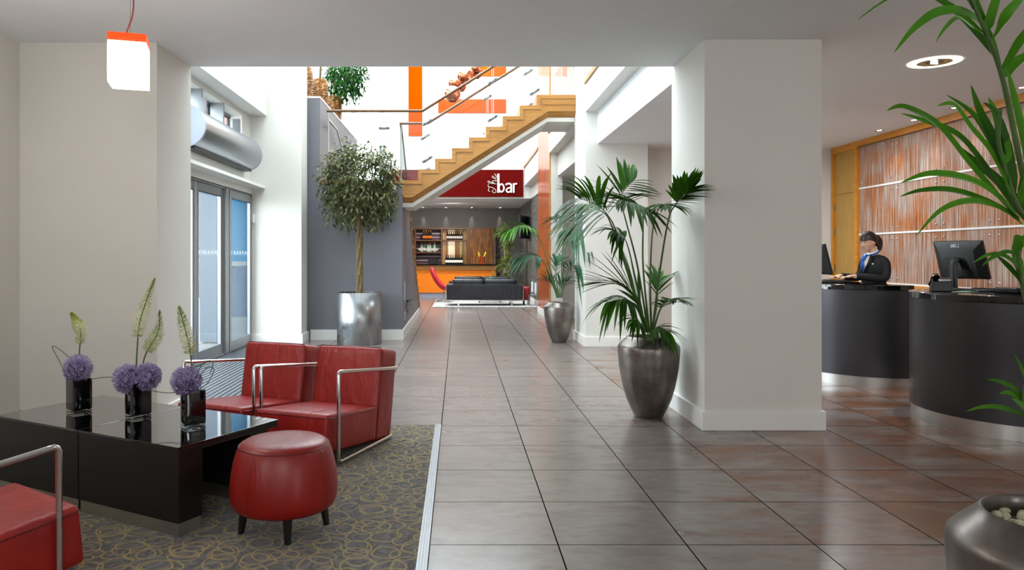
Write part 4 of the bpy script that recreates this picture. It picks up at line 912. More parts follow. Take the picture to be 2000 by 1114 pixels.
def leafcloud(mb, c, rad, twigs, per, size, rr, shell=.55, hang=.5, cutz=None):
    for i in range(twigs):
        a = rr.uniform(0, 2*PI); ct = rr.uniform(-1, 1); st_ = math.sqrt(1-ct*ct); q = shell+(1-shell)*rr.random()**.6
        base = V((c[0]+rad[0]*q*st_*math.cos(a), c[1]+rad[1]*q*st_*math.sin(a), c[2]+rad[2]*q*ct))
        out = V((st_*math.cos(a), st_*math.sin(a), ct*.5-hang)).normalized()
        for j in range(per):
            p = base+out*(j*size*.45)+V((rr.uniform(-1, 1), rr.uniform(-1, 1), rr.uniform(-1, 1)))*size*.5
            d = (out*.7+V((rr.uniform(-1, 1), rr.uniform(-1, 1), rr.uniform(-.9, .5)))).normalized(); L = size*rr.uniform(.8, 1.3)
            s = d.cross(V((rr.uniform(-.4, .4), rr.uniform(-.4, .4), 1))); s = s.normalized() if s.length > .1 else V((1, 0, 0)); wv = L*.19; dn = V((0, 0, -1))*L*.1
            k = d*L; n_ = s.cross(d)*L*.04
            mb.add([p, p+k*.35+s*wv+n_, p+k*.45, p+k*.35-s*wv+n_, p+k+dn], [(0, 1, 2), (0, 2, 3), (1, 4, 2), (2, 4, 3)])
mb = MB(); leafcloud(mb, (.03, 0, 2.60), (.50, .48, .50), 620, 7, .082, rr, .4, .5); leafcloud(mb, (.0, 0, 2.25), (.46, .44, .34), 230, 7, .082, rr, .5, 1.0)
leafcloud(mb, (-.1, 0, 2.9), (.3, .3, .2), 50, 6, .08, rr, .3, .3); leafcloud(mb, (-.2, 0, 2.05), (.22, .3, .16), 40, 6, .08, rr, .3, 1.0)
build('foliage', mb, M_ficus, ft, ang=80)
# ---- mosaic pots on the parapet
for i, (x, y, s, l) in enumerate(((-2.57, 12.2, 1, 'mosaic copper pot nearest the white pillar on the grey parapet'), (-2.46, 13.05, 1, 'middle mosaic copper pot on the grey parapet'), (-2.43, 14.4, .97, 'farthest mosaic copper pot on the grey parapet'))):
    t = thing('potted_ficus', (x, y, 3.93), l, 'potted plant', group='mosaic pots on the parapet')
    build('pot', MB().lathe([(0, 0), (.11, 0), (.135, .1), (.15, .28), (.15, .45), (.138, .54), (.125, .56), (.118, .55), (.118, .5)], seg=28), M_mosaic, t); build('soil', MB().lathe([(0, .52), (.12, .51)], seg=16), M_soil, t)
    mb = MB(); mb.tube([(0, 0, .5), (.02, 0, .9), (0, .02, 1.3)], [.022, .018, .012], 7); build('trunk', mb, M_trunkb, t)
    mb = MB(); cz = (.22, 0, 1.0) if i == 2 else (.0, 0, 1.5); leafcloud(mb, cz, (.3, .3, .42), 330 if i == 2 else 120, 6, .09, rr, .3, .8); build('foliage', mb, M_ficus2, t, ang=80)
# ---- dracaena at the bar
t = thing('dracaena', (1.50, 22.95, 0), 'tall yellow-green dracaena standing behind the black sofas', 'potted plant')
build('pot', MB().lathe([(0, 0), (.14, 0), (.17, .4), (.15, .42), (.15, .36)], seg=24), M_black, t); build('soil', MB().lathe([(0, .38), (.15, .37)], seg=16), M_soil, t)
mb = MB(); mb2 = MB()
for (dx_, zt, n_) in ((-.06, 2.2, 100), (.1, 1.35, 100), (.0, .75, 90), (.06, 1.75, 70), (-.03, 2.4, 26), (-.08, 1.2, 60)):
    mb.tube([(dx_*.5, 0, .37), (dx_, 0, zt)], [.022, .016], 7)
    for k in range(n_):
        a = rr.uniform(0, 2*PI); e = rr.uniform(-.2, 1.3); L = rr.uniform(.2, .38); d = V((math.cos(a)*math.cos(e), math.sin(a)*math.cos(e), math.sin(e))); p = V((dx_, 0, zt-rr.uniform(0, .22)))
        blade(mb2, [p+d*L*v/5+V((0, 0, -1))*L*.5*(v/5)**2 for v in range(6)], .035)
build('stems', mb, mat('cane', '#b7a878', .7, var=.2, vs_=30), t); build('foliage', mb2, M_drac, t, ang=80)
# small spray of leaves near the stair corner
t = thing('leaf_spray', (XG+.02, 12.26, .45), 'small dark leaf spray in a slim wall holder on the stair side wall', 'plant'); build('holder', MB().lathe([(0, 0), (.02, 0), (.028, .12), (0, .12)], (.03, 0, 0), 12), M_alu, t)
mb = MB()
for k in range(9):
    d = V((rr.uniform(.0, 1), rr.uniform(-.6, .2), rr.uniform(-.3, .9))).normalized(); blade(mb, [V((.03, 0, .12))+d*.16*v/5+V((0, 0, -1))*.05*(v/5)**2 for v in range(6)], .03)
build('leaves', mb, M_palmd, t, ang=80)
# ------------------------------------------------------------------ lobby seating
def armchair():
    t = thing('armchair', (0, 0, 0), '', 'armchair', group='red leather armchairs')
    M = Matrix.Translation((0, 0, .10))@Matrix.Rotation(math.radians(-6), 4, 'X')@Matrix.Translation((0, 0, -.10))
    w_ = .27
    se = build('seat', MB().rbox(-w_, w_, 0, .70, .10, .345, .022, 12, (.004, .006, .012), M=M), M_red, t)
    Mb = M@Matrix.Translation((0, .66, .1))@Matrix.Rotation(math.radians(-4), 4, 'X')@Matrix.Translation((0, -.66, -.1))
    ba = build('backrest', MB().rbox(-w_, w_, .665, .935, .095, .755, .03, 12, (.004, .016, .012), M=Mb), M_red, t)
    def loop(par, x0, x1, y0, y1, z, mtx, c=.02):
        pts = [(x0+c, y0), (x1-c, y0), (x1, y0+c), (x1, y1-c), (x1-c, y1), (x0+c, y1), (x0, y1-c), (x0, y0+c), (x0+c, y0)]
        build('piping', MB().tube([mtx@V((a, b_, z)) for a, b_ in pts], .0035, 6), M_redseam, par)
    loop(se, -w_-.001, w_+.001, -.001, .66, .318, M)
    pts = [(-w_+.02, .11), (w_-.02, .11), (w_, .13), (w_, .735), (w_-.02, .757), (-w_+.02, .757), (-w_, .735), (-w_, .13), (-w_+.02, .11)]
    build('piping', MB().tube([Mb@V((a, .688, b_)) for a, b_ in pts], .0035, 6), M_redseam, ba)
    for s in (-1, 1):
        x = s*.295; yf, yr = .12, .95; pts = [(x, yr+.02, .508), (x, yf+.05, .597), (x, yf+.02, .600), (x, yf+.006, .594), (x, yf, .58), (x, yf, .045), (x, yf+.006, .027), (x, yf+.03, .021), (x, yr-.08, .021)]
        build('arm_frame', MB().tube(pts, .0125, 12), M_chrome, t)
    build_each('cross_bar', MB().tube([(-.295, yr-.09, .021), (.295, yr-.09, .021)], .0105, 10).tube([(-.295, yf+.03, .035), (.295, yf+.03, .035)], .009, 8).tube([(-.3, yr, .511), (.3, yr, .511)], .0105, 10), M_chrome, t)
    return t
a1 = armchair(); th = math.radians(-21)
a1.location = (-1.082, 4.677, 0.008); a1.rotation_euler = (0, 0, th); a1['label'] = 'red leather armchair with chrome arms right behind the round stool'
dup(a1, (-1.685, 4.90, .008), th, 'red leather armchair on the left of the pair, nearest the glass doors')
dup(a1, (-1.726, 3.122, .008), math.radians(144.9), 'red leather armchair cut off at the bottom left in front of the black tables')
# stool
t = thing('stool', (-.853, 3.60, .008), 'round red leather stool on short dark legs beside the black table', 'stool', rz=math.radians(17.5))
prof = [(0, .447), (.12, .447), (.185, .442), (.208, .430), (.216, .418), (.228, .395), (.243, .34), (.254, .28), (.259, .22), (.256, .165), (.245, .135), (.225, .120), (.19, .113), (0, .113)]
st_ = build('seat', MB().lathe(prof, seg=64), M_redst, t, ang=70)
build('piping', MB().tube([(.2165*math.cos(a), .2165*math.sin(a), .419) for a in [2*PI*i/48 for i in range(49)]], .003, 6), M_redseam, st_)
mb = MB()
for k in range(4):
    a = PI/4+k*PI/2; mb.tube([(r*1.0005*math.cos(a), r*1.0005*math.sin(a), z) for r, z in prof[4:12]], .0018, 5)
build_each('seam', mb, M_redseam, st_)
for k in range(4):
    a = -PI/2+k*PI/2; c_, s_ = math.cos(a), math.sin(a); build('leg', MB().tube([(.205*c_, .205*s_, 0), (.185*c_, .185*s_, .14)], [.014, .024], 4), M_walnut, t, ang=20)
# tables
def table():
    t = thing('coffee_table', (0, 0, 0), '', 'coffee table', group='black coffee tables pushed together')
    L = .748
    build('apron', MB().box(-L+.002, -.002, .151, .688, .392, .416), M_walnut, t, smooth=False); build('tabletop', MB().box(-L, 0, 0, .69, .417, .43), M_tabtop, t, smooth=False, bevel=.0015)
    build('front_panel', MB().box(-L+.001, -.002, .003, .15, .065, .416), M_walnut, t, smooth=False, bevel=.002); build('rear_panel', MB().box(-L+.03, -.03, .5, .64, .08, .391), M_walnut, t, smooth=False, bevel=.002)
    build('plinth', MB().box(-L+.006, -.008, .010, .145, 0, .064), M_steelh, t, smooth=False); build('rear_plinth', MB().box(-L+.05, -.05, .53, .61, 0, .079), M_steelh, t, smooth=False)
    return t
tt = math.radians(-28.25)
t1 = table(); t1.location = (-1.33, 3.483, .008); t1.rotation_euler = (0, 0, tt); t1['label'] = 'black glass-topped low table on the right of the joined pair, beside the stool'
e1 = V((-math.cos(tt), -math.sin(tt), 0)); dup(t1, V((-1.33, 3.483, .008))+e1*.752, tt, 'black glass-topped low table on the left of the joined pair')
# vases with flowers
TZ_ = .438
def allium(par, c, r, rr):
    mb = MB()
    for i in range(900):
        z = rr.uniform(-1, 1); a = rr.uniform(0, 2*PI); s = math.sqrt(1-z*z); d = V((s*math.cos(a), s*math.sin(a), z)); q = r*rr.uniform(.78, 1.05); p = V(c)+d*q
        u = d.orthogonal().normalized(); w_ = d.cross(u); e = r*.13
        for k in range(3):
            b_ = 2*PI*k/3+a; v_ = u*math.cos(b_)+w_*math.sin(b_); v2 = u*math.cos(b_+.5)+w_*math.sin(b_+.5); mb.add([p-d*e*.6, p+v_*e+d*e*.4, p+v2*e+d*e*.3], [(0, 1, 2)])
    o = build('allium_head', mb, M_allium, par, smooth=False); build('allium_core', MB().ball(c, r*.72, 14, 10), mat('allium_core', '#5a4a74', .8, var=.1), o); return o
def foxtail(par, pts, r0, rr):
    P = [V(q) for q in spline([tuple(p) for p in pts], 10)]; k = len(P); mbs = MB(); mbt = MB()
    i0 = int(k*.35)
    for i in range(i0, k):
        u = (i-i0)/(k-1-i0); rad = r0*(1-.88*u**1.2)*(.7+.5*min(1, u*3)); p = P[i]; T = (P[min(i+1, k-1)]-P[max(i-1, 0)]).normalized(); a_ = T.orthogonal().normalized(); b_ = T.cross(a_)
        for j in range(60):
            an = rr.uniform(0, 2*PI); d = (a_*math.cos(an)+b_*math.sin(an)+T*.35).normalized(); pp_ = p+T*rr.uniform(-.005, .005); q = pp_+d*rad*rr.uniform(.7, 1.05); fs_ = 1-.6*u
            s = d.cross(T)*.0035*fs_; mb = mbs if u < .55+rr.uniform(-.2, .2) else mbt
            mb.add([q-d*.012*fs_-s, q-d*.012*fs_+s, q+s*.8, q+d*.006*fs_, q-s*.8], [(0, 1, 2, 3, 4)]); mb.add([pp_, pp_+s*.15, q-d*.01], [(0, 1, 2)])
    o = build('foxtail_stem', MB().tube(P, [.0045-.002*i/(k-1) for i in range(k)], 6), M_flstem, par)
    if mbs.v: build('foxtail_florets', mbs, M_spike, o, smooth=False)
    if mbt.v: build('foxtail_buds', mbt, M_spiket, o, smooth=False)
VA = [((-2.218, 4.29), 50, [((152, 720), .022)], [[(155, 745), (155, 690), (158, 650), (150, 630), (140, 612)]], .033, 'black glass vase with one allium and a short bent foxtail lily', [[(132, 742), (118, 710), (102, 679), (112, 680), (140, 702)], [(178, 741), (215, 737), (232, 745), (250, 750)]]),
      ((-1.815, 4.16), 48, [((251, 741), .0235), ((287, 736), .022)], [[(265, 745), (268, 680), (273, 630), (287, 585), (302, 545)], [(275, 745), (282, 700), (296, 672), (310, 645), (312, 608)]], .036, 'black glass cube vase with two alliums and two foxtail lilies, middle of the three', [[(276, 756), (300, 764), (330, 768), (362, 764)]]),
      ((-1.421, 3.93), 35, [((364, 745), .024)], [[(375, 765), (374, 710), (368, 670), (358, 630), (350, 600)]], .036, 'black glass vase with one allium, rightmost, nearest the armchairs', [[(383, 765), (392, 735), (405, 718), (418, 722), (408, 745), (392, 760)], [(380, 765), (388, 725), (402, 707), (416, 708), (410, 730)]])]
M_clear = glass('thick_clear_glass', (.85, .88, .87), 1.0, 1.6)
rr = random.Random(21)
for (c, rot, al, fx_, fr_, lab, gr) in VA:
    D = c[1]; t = thing('flower_vase', (c[0], c[1], TZ_), lab, 'vase')
    o_ = V((c[0], c[1], TZ_)); M = Matrix.Rotation(math.radians(rot), 4, 'Z'); s = .054
    build('vase', MB().rbox(-s, s, -s, s, .018, .198, .006, 4, M=M), M_blackg, t); build('clear_base', MB().rbox(-s, s, -s, s, 0, .0175, .005, 4, M=M), M_clear, t)
    for (p, r) in al: allium(t, W(p[0], p[1], D-.02)-o_, r*D/.95/.95*.75, rr)
    for pth in fx_: foxtail(t, [W(q[0], q[1], D+.01*k)-o_ for k, q in enumerate(pth)], fr_*1.42, rr)
    for g_ in gr: build('bear_grass', MB().tube([V(q) for q in spline([tuple(W(q[0], q[1], D-.03)-o_) for q in g_], 8)], .0022, 5), M_grass, t)
# ------------------------------------------------------------------ pendant lamp over the tables
t = thing('pendant_lamp', (-1.84, 4.1, 2.30), 'square glowing white pendant lamp with orange top band', 'pendant lamp', rz=math.radians(17))
h_ = .098
build('shade', MB().rbox(-h_, h_, -h_, h_, 0, .225, .004, 3), M_lampw, t); build('top_band', MB().rbox(-h_-.001, h_+.001, -h_-.001, h_+.001, .2255, .272, .003, 3), M_lampor, t)
build_each('screw', MB().tube([(-.06, -h_-.004, .232), (-.06, -h_+.004, .232)], .004, 8).tube([(.055, -h_-.004, .232), (.055, -h_+.004, .232)], .004, 8), mat('red_screw', '#a83210', .4, var=.05), t)
build('power_cord', MB().tube([V(q) for q in spline([(-.01, 0, .27), (-.012, 0, .30), (.0, 0, .34), (.018, 0, .4), (.022, 0, .5), (0, 0, CZ-2.30)], 8)], .004, 8), mat('red_cord', '#b04434', .4, var=.05), t)
build('steel_wire', MB().tube([(.005, .01, .27), (.005, .01, CZ-2.30)], .0012, 6), M_steel, t)
p2 = dup(t, (-2.95, 3.3, 2.30), math.radians(17), 'unseen matching pendant lamp added to brighten the left wall')  # copy out of view, added to light the left wall and ceiling
t['group'] = p2['group'] = 'square pendant lamps'
lamp('pendant_glow', 'POINT', (-2.95, 3.3, 2.2), 15, color=(1, .98, .95), size=.1); lamp('pendant_glow', 'POINT', (-1.84, 4.1, 2.24), 10, color=(1, .98, .95), size=.06)  # first glow belongs to the added unseen pendant
# ceiling lights over reception
t = thing('halo_light', (4.12, 6.34, CZ), 'round recessed ceiling light with glowing ring over the reception area', 'ceiling light')
build('glow_ring', MB().lathe([(.135, -.005), (.20, -.005), (.206, 0)], seg=56), M_lampring, t); build('brass_plate', MB().lathe([(.07, -.002), (.135, -.006)], seg=48), M_brass, t)
build('reflector', MB().lathe([(.07, -.002), (.0, -.0015)], seg=32), M_black, t)
build('bulb', MB().tube([(-.03, 0, -.01), (.03, .01, -.01)], .008, 8), M_lampw, t)
lamp('halo_lamp', 'AREA', (4.12, 6.34, CZ-.03), 40, size=.04, aim=(4.12, 6.34, 0), color=(1, .98, .95))
for i, y in enumerate((9.78, 9.04, 8.3, 7.3)):
    t = thing('downlight', (5.62, y, CZ), 'small recessed downlight by the reed wall, %s' % ('farthest', 'second farthest', 'third farthest', 'nearest, behind the palm leaves')[i], 'ceiling light', group='reed wall downlights')
    build('trim_ring', MB().lathe([(.03, -.002), (.055, -.005), (.058, 0)], seg=20), M_chrome, t); build('lamp_face', MB().lathe([(0, -.0015), (.03, -.002)], seg=16), M_spotl, t)
    lamp('reed_wall_spot', 'SPOT', (5.62, y, CZ-.03), 15, color=(1, .92, .8), spot=1.25, aim=(5.95, y, 0.6), size=.03, blend=.9)
lamp('reception_light', 'AREA', (4.6, 9.6, CZ-.02), 52, size=.35, aim=(4.6, 9.4, 0), color=(.95, .98, 1)); lamp('near_fill_light', 'AREA', (3.8, 2.9, CZ-.02), 12, size=.35, aim=(3.8, 2.9, 0), color=(1, .98, .96))  # second disc: added unseen fill for the near room
# ------------------------------------------------------------------ reception wall
rw = thing('reed_wall_panelling', (5.86, 8, 0), 'orange brown reed resin panelling behind the reception desks', 'wall panelling')
XW = 5.88
zs = [.98, 1.665, 2.335, 2.945]; ys = [10.70, 9.84, 8.91, 8.0, 7.1, 6.2, 5.3, 4.4]
for i in range(len(ys)-1):
    for j in range(3):
        o = build('reed_panel', MB().box(XW-.02, XW, ys[i+1]+.002, ys[i]-.002, zs[j]+.014, zs[j+1]-.014), M_reed, rw, world=True, smooth=False)
        mb = MB()
        for yy in (ys[i+1]+.07, ys[i]-.07):
            for zz in (zs[j]+.08, zs[j+1]-.08): mb.ball((XW-.022, yy, zz), .014, 8, 6)
        mb.v = [v - rw.location for v in mb.v]; build_each('stud', mb, M_chrome, o)
for j, z_ in enumerate(zs[:3]): build('pale_rail', MB().box(XW-.03, XW-.0, 4.4, 10.72, z_-.012, z_+.012), M_skirt, rw, world=True, smooth=False)
build('oak_cornice', MB().box(XW-.06, XW, 4.4, 10.78, 2.945, CZ-.001), M_oakor, rw, world=True, smooth=False); build('oak_dado', MB().box(XW-.05, XW, 4.4, 10.78, .84, .965), M_oakor, rw, world=True, smooth=False)
build('lower_panel', MB().box(XW-.02, XW, 4.4, 10.72, .0, .84), M_reed, rw, world=True, smooth=False); build('oak_edge', MB().box(XW-.06, XW, 10.70, 10.78, 0, 2.945), M_oakor, rw, world=True, smooth=False)
t = thing('door_5', (XW, 11.1, 0), 'oak cupboard door beside the reed panelling', None); del_cat(t); t['kind'] = 'structure'
build('door_leaf', MB().box(XW-.03, XW+.01, 10.80, 11.38, 0, 2.292).box(XW-.03, XW+.01, 10.80, 11.38, 2.298, 2.929), M_oakdoor, t, world=True, smooth=False); build('door_frame', MB().box(XW-.06, XW, 11.38, 11.44, 0, 2.93).box(XW-.06, XW, 10.78, 11.44, 2.93, CZ-.001), M_oakor, t, world=True, smooth=False)
mb = MB()
for z_ in (.6, 1.12, 1.68, 2.05): mb.box(XW-.045, XW-.03, 11.355, 11.385, z_, z_+.1)
build_each('hinge', mb, M_steel, t, world=True, smooth=False)
# ------------------------------------------------------------------ reception desks
def desk(cx, cy, R, ext, label):
    t = thing('reception_desk', (cx, cy, 0), label, 'reception desk', group='curved reception desks')
    def half(r, z0, z1, inset=0):
        pts = [(r*math.cos(a), r*math.sin(a)) for a in [PI/2+PI*i/48 for i in range(49)]]; pts += [(ext-inset, -r), (ext-inset, r)]
        return MB().prism(pts, 'z', z0, z1)
    build('plinth', half(R-.008, 0, .108), M_steelh, t, ang=25); build('body', half(R, .11, 1.0), M_desk, t, ang=25)
    build('countertop', half(R+.012, 1.0, 1.054), M_granite, t, ang=25, bevel=.006); return t
desk(4.6, 8.2, .80, .0, 'dark curved reception desk farther away, with the receptionist behind it'); desk(4.563, 5.93, .778, .05, 'dark curved reception desk nearest the foreground palm, holding the monitor and telephone')
tag(build('desk_label_plate', MB().rbox(-.02, .02, -.004, .004, -.012, .012, .002, 3, M=Matrix.Translation(W(1612.5, 563, 7.745))@Matrix.Rotation(math.radians(-50), 4, 'Z')), M_lab), 'tiny pale plate on the edge of the far desk top', 'plate')
# monitor
def monitor(loc, rz, tilt, label, logo=True):
    t = thing('monitor', loc, label, 'computer monitor', rz=rz, group='black computer monitors')
    # local: screen faces +y, back faces -y
    M = Matrix.Translation((0, .02, .26))@Matrix.Rotation(math.radians(tilt), 4, 'X')
    w2, h2 = .205, .175
    mb = MB().box(-w2, w2, 0, .025, -h2, h2, M=M)
    a = [V((x, 0, z)) for x, z in ((-w2, -h2), (w2, -h2), (w2, h2), (-w2, h2))]; b_ = [V((x, -.05, z)) for x, z in ((-w2*.72, -h2*.8), (w2*.72, -h2*.8), (w2*.72, h2*.62), (-w2*.72, h2*.62))]
    mb.add([M@p for p in a+b_], [(4, 5, 6, 7), (0, 1, 5, 4), (1, 2, 6, 5), (2, 3, 7, 6), (3, 0, 4, 7)])
    sh = build('housing', mb, M_black, t, bevel=.004)
    build('screen', MB().box(-w2+.015, w2-.015, .0255, .027, -h2+.015, h2-.015, M=M), M_blackg, t, smooth=False)
    mb = MB()
    for k in range(9): mb.box(-w2*.5, w2*.5, -.053, -.05, -.06+k*.012, -.056+k*.012, M=M)
    build('vent_slots', mb, M_blackg, t, smooth=False)
    build('stand', MB().tube([(0, -.05, .26), (0, -.085, .25), (0, -.095, .2), (0, -.08, .02)], [(.018, .035)]*4, 12, ref=(0, 1, 0)), M_black, t); build('foot', MB().rbox(-.13, .13, -.12, .11, 0, .014, .006, 5), M_black, t)
    if logo:
        mb = MB(); y0, y1 = -.001, .0; s = .03
        mlogo = M@Matrix.Translation((0, -.026, h2*.81))@Matrix.Rotation(math.radians(-38), 4, 'X')
        L4 = [[[(0, 0), (0, 1), (.45, .9), (.6, .5), (.45, .1), (0, 0)]], [[(.55, 0), (0, 0), (0, 1), (.55, 1)], [(0, .5), (.45, .5)]], [[(0, 1), (0, 0), (.5, 0)]], [[(0, 1), (0, 0), (.5, 0)]]]
        for i, strokes in enumerate(L4):
            for sk in strokes: stroke(mb, [((.9-i*.8+.3-1.2)*0+(-1.5+i*.8+q[0])*s*.8, (q[1]-.5)*s*.8) for q in sk], .0045, -.006, -.002)
        mb.xf(mlogo); build('logo', mb, M_alu, t, smooth=False)
    return t
rzm = math.atan2(.43, .9)-PI/2
monitor((4.39, 6.42, 1.054), rzm, 20, 'black monitor seen from behind on the near curved desk')
monitor((4.06, 8.30, 1.054), -PI/2, 14, 'black monitor on the far desk facing the receptionist', False)
t = thing('telephone', (4.07, 6.22, 1.054), 'black desk telephone beside the near monitor', 'telephone', rz=math.radians(-25))
build('base', MB().prism([(-.08, 0), (.10, 0), (.10, .025), (-.05, .105), (-.08, .085)], 'x', -.05, .09), M_black, t, bevel=.006)
build('handset', MB().tube([V(q) for q in [(-.03, -.115, .118), (-.03, -.075, .132), (-.03, .0, .115), (-.03, .07, .072), (-.03, .105, .052)]], [(.02, .03), (.022, .026), (.014, .02), (.016, .022), (.02, .028)], 12), M_blackg, t)
build('display', MB().box(.02, .08, -.05, .0, .098, .102, M=Matrix.Rotation(math.radians(-27), 4, 'X')), M_alu, t, smooth=False)
def keyboard(loc, rz, label):
    t = thing('keyboard', loc, label, 'keyboard', rz=rz, group='black computer keyboards')
    build('base', MB().rbox(-.22, .22, -.075, .075, 0, .018, .006, 4), M_black, t); mb = MB()
    for r_ in range(5):
        for k in range(15): mb.box(-.205+k*.0275, -.182+k*.0275, -.062+r_*.025, -.041+r_*.025, .018, .026)
    build('keys', mb, M_black, t, smooth=False); return t
keyboard((4.50, 6.08, 1.054), math.radians(-72), 'black keyboard on the near desk, right of the monitor'); keyboard((4.31, 8.34, 1.054), -PI/2, 'black keyboard under the hands of the receptionist')
t = thing('card_terminal', (4.42, 5.88, 1.054), 'flat black card terminal with cable on the near desk', 'card terminal', rz=math.radians(20)); build('body', MB().rbox(-.05, .05, -.09, .09, 0, .045, .012, 4), M_black, t)
build('cable', MB().tube([V(q) for q in spline([(-.05, .09, .02), (-.12, .2, .01), (-.05, .3, .01), (-.02, .42, .02)], 6)], .004, 6), M_black, t)
tag(build('paper_sheet', MB().box(-.09, .09, -.06, .06, 0, .003, M=Matrix.Translation((4.22, 6.1, 1.0545))@Matrix.Rotation(.5, 4, 'Z')), mat('pale_green_paper', '#7fa694', .5, var=.1)), 'small pale green paper beside the telephone', 'paper')
# ------------------------------------------------------------------ receptionist
pr = thing('person', (4.77, 8.42, 0), 'woman receptionist in a black jacket and blue scarf typing behind the far desk', 'person', rz=math.radians(101))
def limb(mb, pts, rs, seg=14, ref=None): mb.tube([V(p) for p in spline([tuple(p) for p in pts], 4)], [V(r_) if False else tuple(r_) for r_ in spline(rs, 4)], seg, ref=ref)
def rem(o, vox, sm=4):
    r_ = o.modifiers.new('r', 'REMESH'); r_.mode = 'VOXEL'; r_.voxel_size = vox; r_.use_smooth_shade = True; s_ = o.modifiers.new('s', 'SMOOTH'); s_.iterations = sm; s_.factor = .5
HC = V((0, .06, 1.515)); MH = Matrix.Translation(HC)@Matrix.Rotation(math.radians(-14), 4, 'X')
body = MB()
nu, nv = 44, 34; vv = []; ff = []
for i in range(nv+1):
    ph = PI*i/nv
    for k in range(nu):
        a = 2*PI*k/nu; d = V((math.sin(ph)*math.cos(a), math.sin(ph)*math.sin(a), math.cos(ph)))
        p = V((d.x*.071, d.y*.090, d.z*.112))
        if p.z < 0: p.x *= 1-.35*(-p.z/.112)**1.3; p.y *= (1-.10*(-p.z/.112)) if p.y > 0 else (1-.5*(-p.z/.112))
        if d.y > .2:
            g = lambda cx_, cz__, sx__, sz__: math.exp(-((p.x-cx_)/sx__)**2-((p.z-cz__)/sz__)**2)
            p.y += .022*g(0, -.028, .010, .014)+.010*g(0, -.008, .008, .02)-.009*g(.030, .008, .016, .012)-.009*g(-.030, .008, .016, .012)+.007*g(0, -.060, .022, .008)+.026*g(0, -.090, .024, .022)+.004*g(0, .03, .04, .012)
        vv.append(MH@p)
for i in range(nv):
    for k in range(nu):
        a = i*nu+k; b_ = i*nu+(k+1) % nu; ff.append((a, b_, b_+nu, a+nu))
body.add(vv, ff)
limb(body, [(0, .0, 1.30), (0, .012, 1.38), (0, .03, 1.45)], [(.052, .056), (.040, .043), (.040, .044)])
for s in (-1, 1): body.ball(MH@V((s*.072, -.008, -.005)), .022, 10, 8, (.45, .8, 1.2))
# arms, hands with fingers
for s in (-1, 1):
    wr = V((s*.10, .345, 1.125)); el = V((s*.215, .06, 1.10))
    limb(body, [(s*.10, -.012, 1.315), (s*.165, -.012, 1.265), (s*.193, .0, 1.16), (s*.203, .05, 1.10), (s*.165, .19, 1.108), (s*.118, .325, 1.12), tuple(wr)], [(.03, .03), (.034, .034), (.032, .032), (.03, .03), (.028, .028), (.022, .026), (.02, .026)])
    limb(body, [tuple(wr), (s*.095, .385, 1.122), (s*.09, .425, 1.112)], [(.018, .025), (.016, .034), (.013, .036)], ref=(0, 0, 1))
    for j, (ox, L) in enumerate(((-.028, .062), (-.010, .07), (.009, .066), (.027, .052))):
        b_ = V((s*.09+ox*s*-1*-1, .428, 1.112)); body.tube([b_, b_+V((ox*.15, L*.5, .006)), b_+V((ox*.2, L*.85, -.008)), b_+V((ox*.2, L, -.022))], [.0085, .008, .0072, .006], 8)
    b_ = V((s*.09-s*.028, .385, 1.112)); body.tube([b_, b_+V((-s*.018, .03, -.006)), b_+V((-s*.02, .058, -.016))], [.011, .009, .007], 8)
# torso under the clothes, legs
limb(body, [(0, 0, .86), (0, 0, 1.05), (0, -.01, 1.2), (0, -.01, 1.32)], [(.09, .14), (.08, .115), (.085, .13), (.05, .09)], ref=(0, 1, 0))
for s in (-1, 1):
    limb(body, [(s*.08, 0, .9), (s*.09, .0, .5), (s*.09, -.015, .28), (s*.09, -.01, .06)], [(.08, .08), (.055, .055), (.048, .048), (.03, .03)]); limb(body, [(s*.09, -.03, .04), (s*.09, .06, .03), (s*.095, .16, .02)], [(.03, .03), (.03, .035), (.012, .025)])
o = build('body', body, M_skin, pr); rem(o, .0055, 2)
jk = MB()
limb(jk, [(0, 0, .80), (0, 0, .95), (0, -.005, 1.08), (0, -.005, 1.22), (0, -.015, 1.32), (0, -.012, 1.365)], [(.125, .19), (.12, .18), (.105, .148), (.12, .165), (.08, .145), (.05, .065)], 24, ref=(0, 1, 0))
for s in (-1, 1): limb(jk, [(s*.10, -.012, 1.325), (s*.165, -.012, 1.275), (s*.195, .0, 1.16), (s*.205, .05, 1.10), (s*.165, .19, 1.108), (s*.118, .325, 1.12)], [(.042, .042), (.05, .05), (.048, .046), (.045, .045), (.042, .042), (.034, .038)], 16)
o = build('jacket', jk, M_jacket, pr); rem(o, .009, 3)
sk = MB(); limb(sk, [(0, 0, .45), (0, 0, .6), (0, 0, .82), (0, 0, .98)], [(.13, .19), (.135, .19), (.13, .185), (.11, .16)], 20, ref=(0, 1, 0)); build('skirt', sk, M_jacket, pr)
# shirt V, collar, lapels, scarf
build('shirt', MB().add([(-.05, .055, 1.375), (.05, .055, 1.375), (.035, .112, 1.27), (0, .135, 1.17), (-.035, .112, 1.27), (0, .10, 1.36), (0, .148, 1.26)], [(0, 5, 6, 4), (5, 1, 2, 6), (4, 6, 3), (6, 2, 3)]), M_shirt, pr)
build('collar', MB().tube([(0.052*math.cos(a), .012+.056*math.sin(a), 1.385-.022*math.sin(a)) for a in [2*PI*i/20 for i in range(21)]], [(.02, .007)]*21, 8, ref=(0, 0, 1)), M_shirt, pr)
mb = MB()
for s in (-1, 1): mb.prism([(s*.045, 1.375), (s*.085, 1.31), (s*.066, 1.27), (s*.012, 1.155), (s*.02, 1.2), (s*.04, 1.29)], 'y', .128, .136)
lp = build('lapels', mb, M_jacket, pr)
for v in lp.data.vertices: v.co.y -= max(0, (v.co.z-1.20))*.34
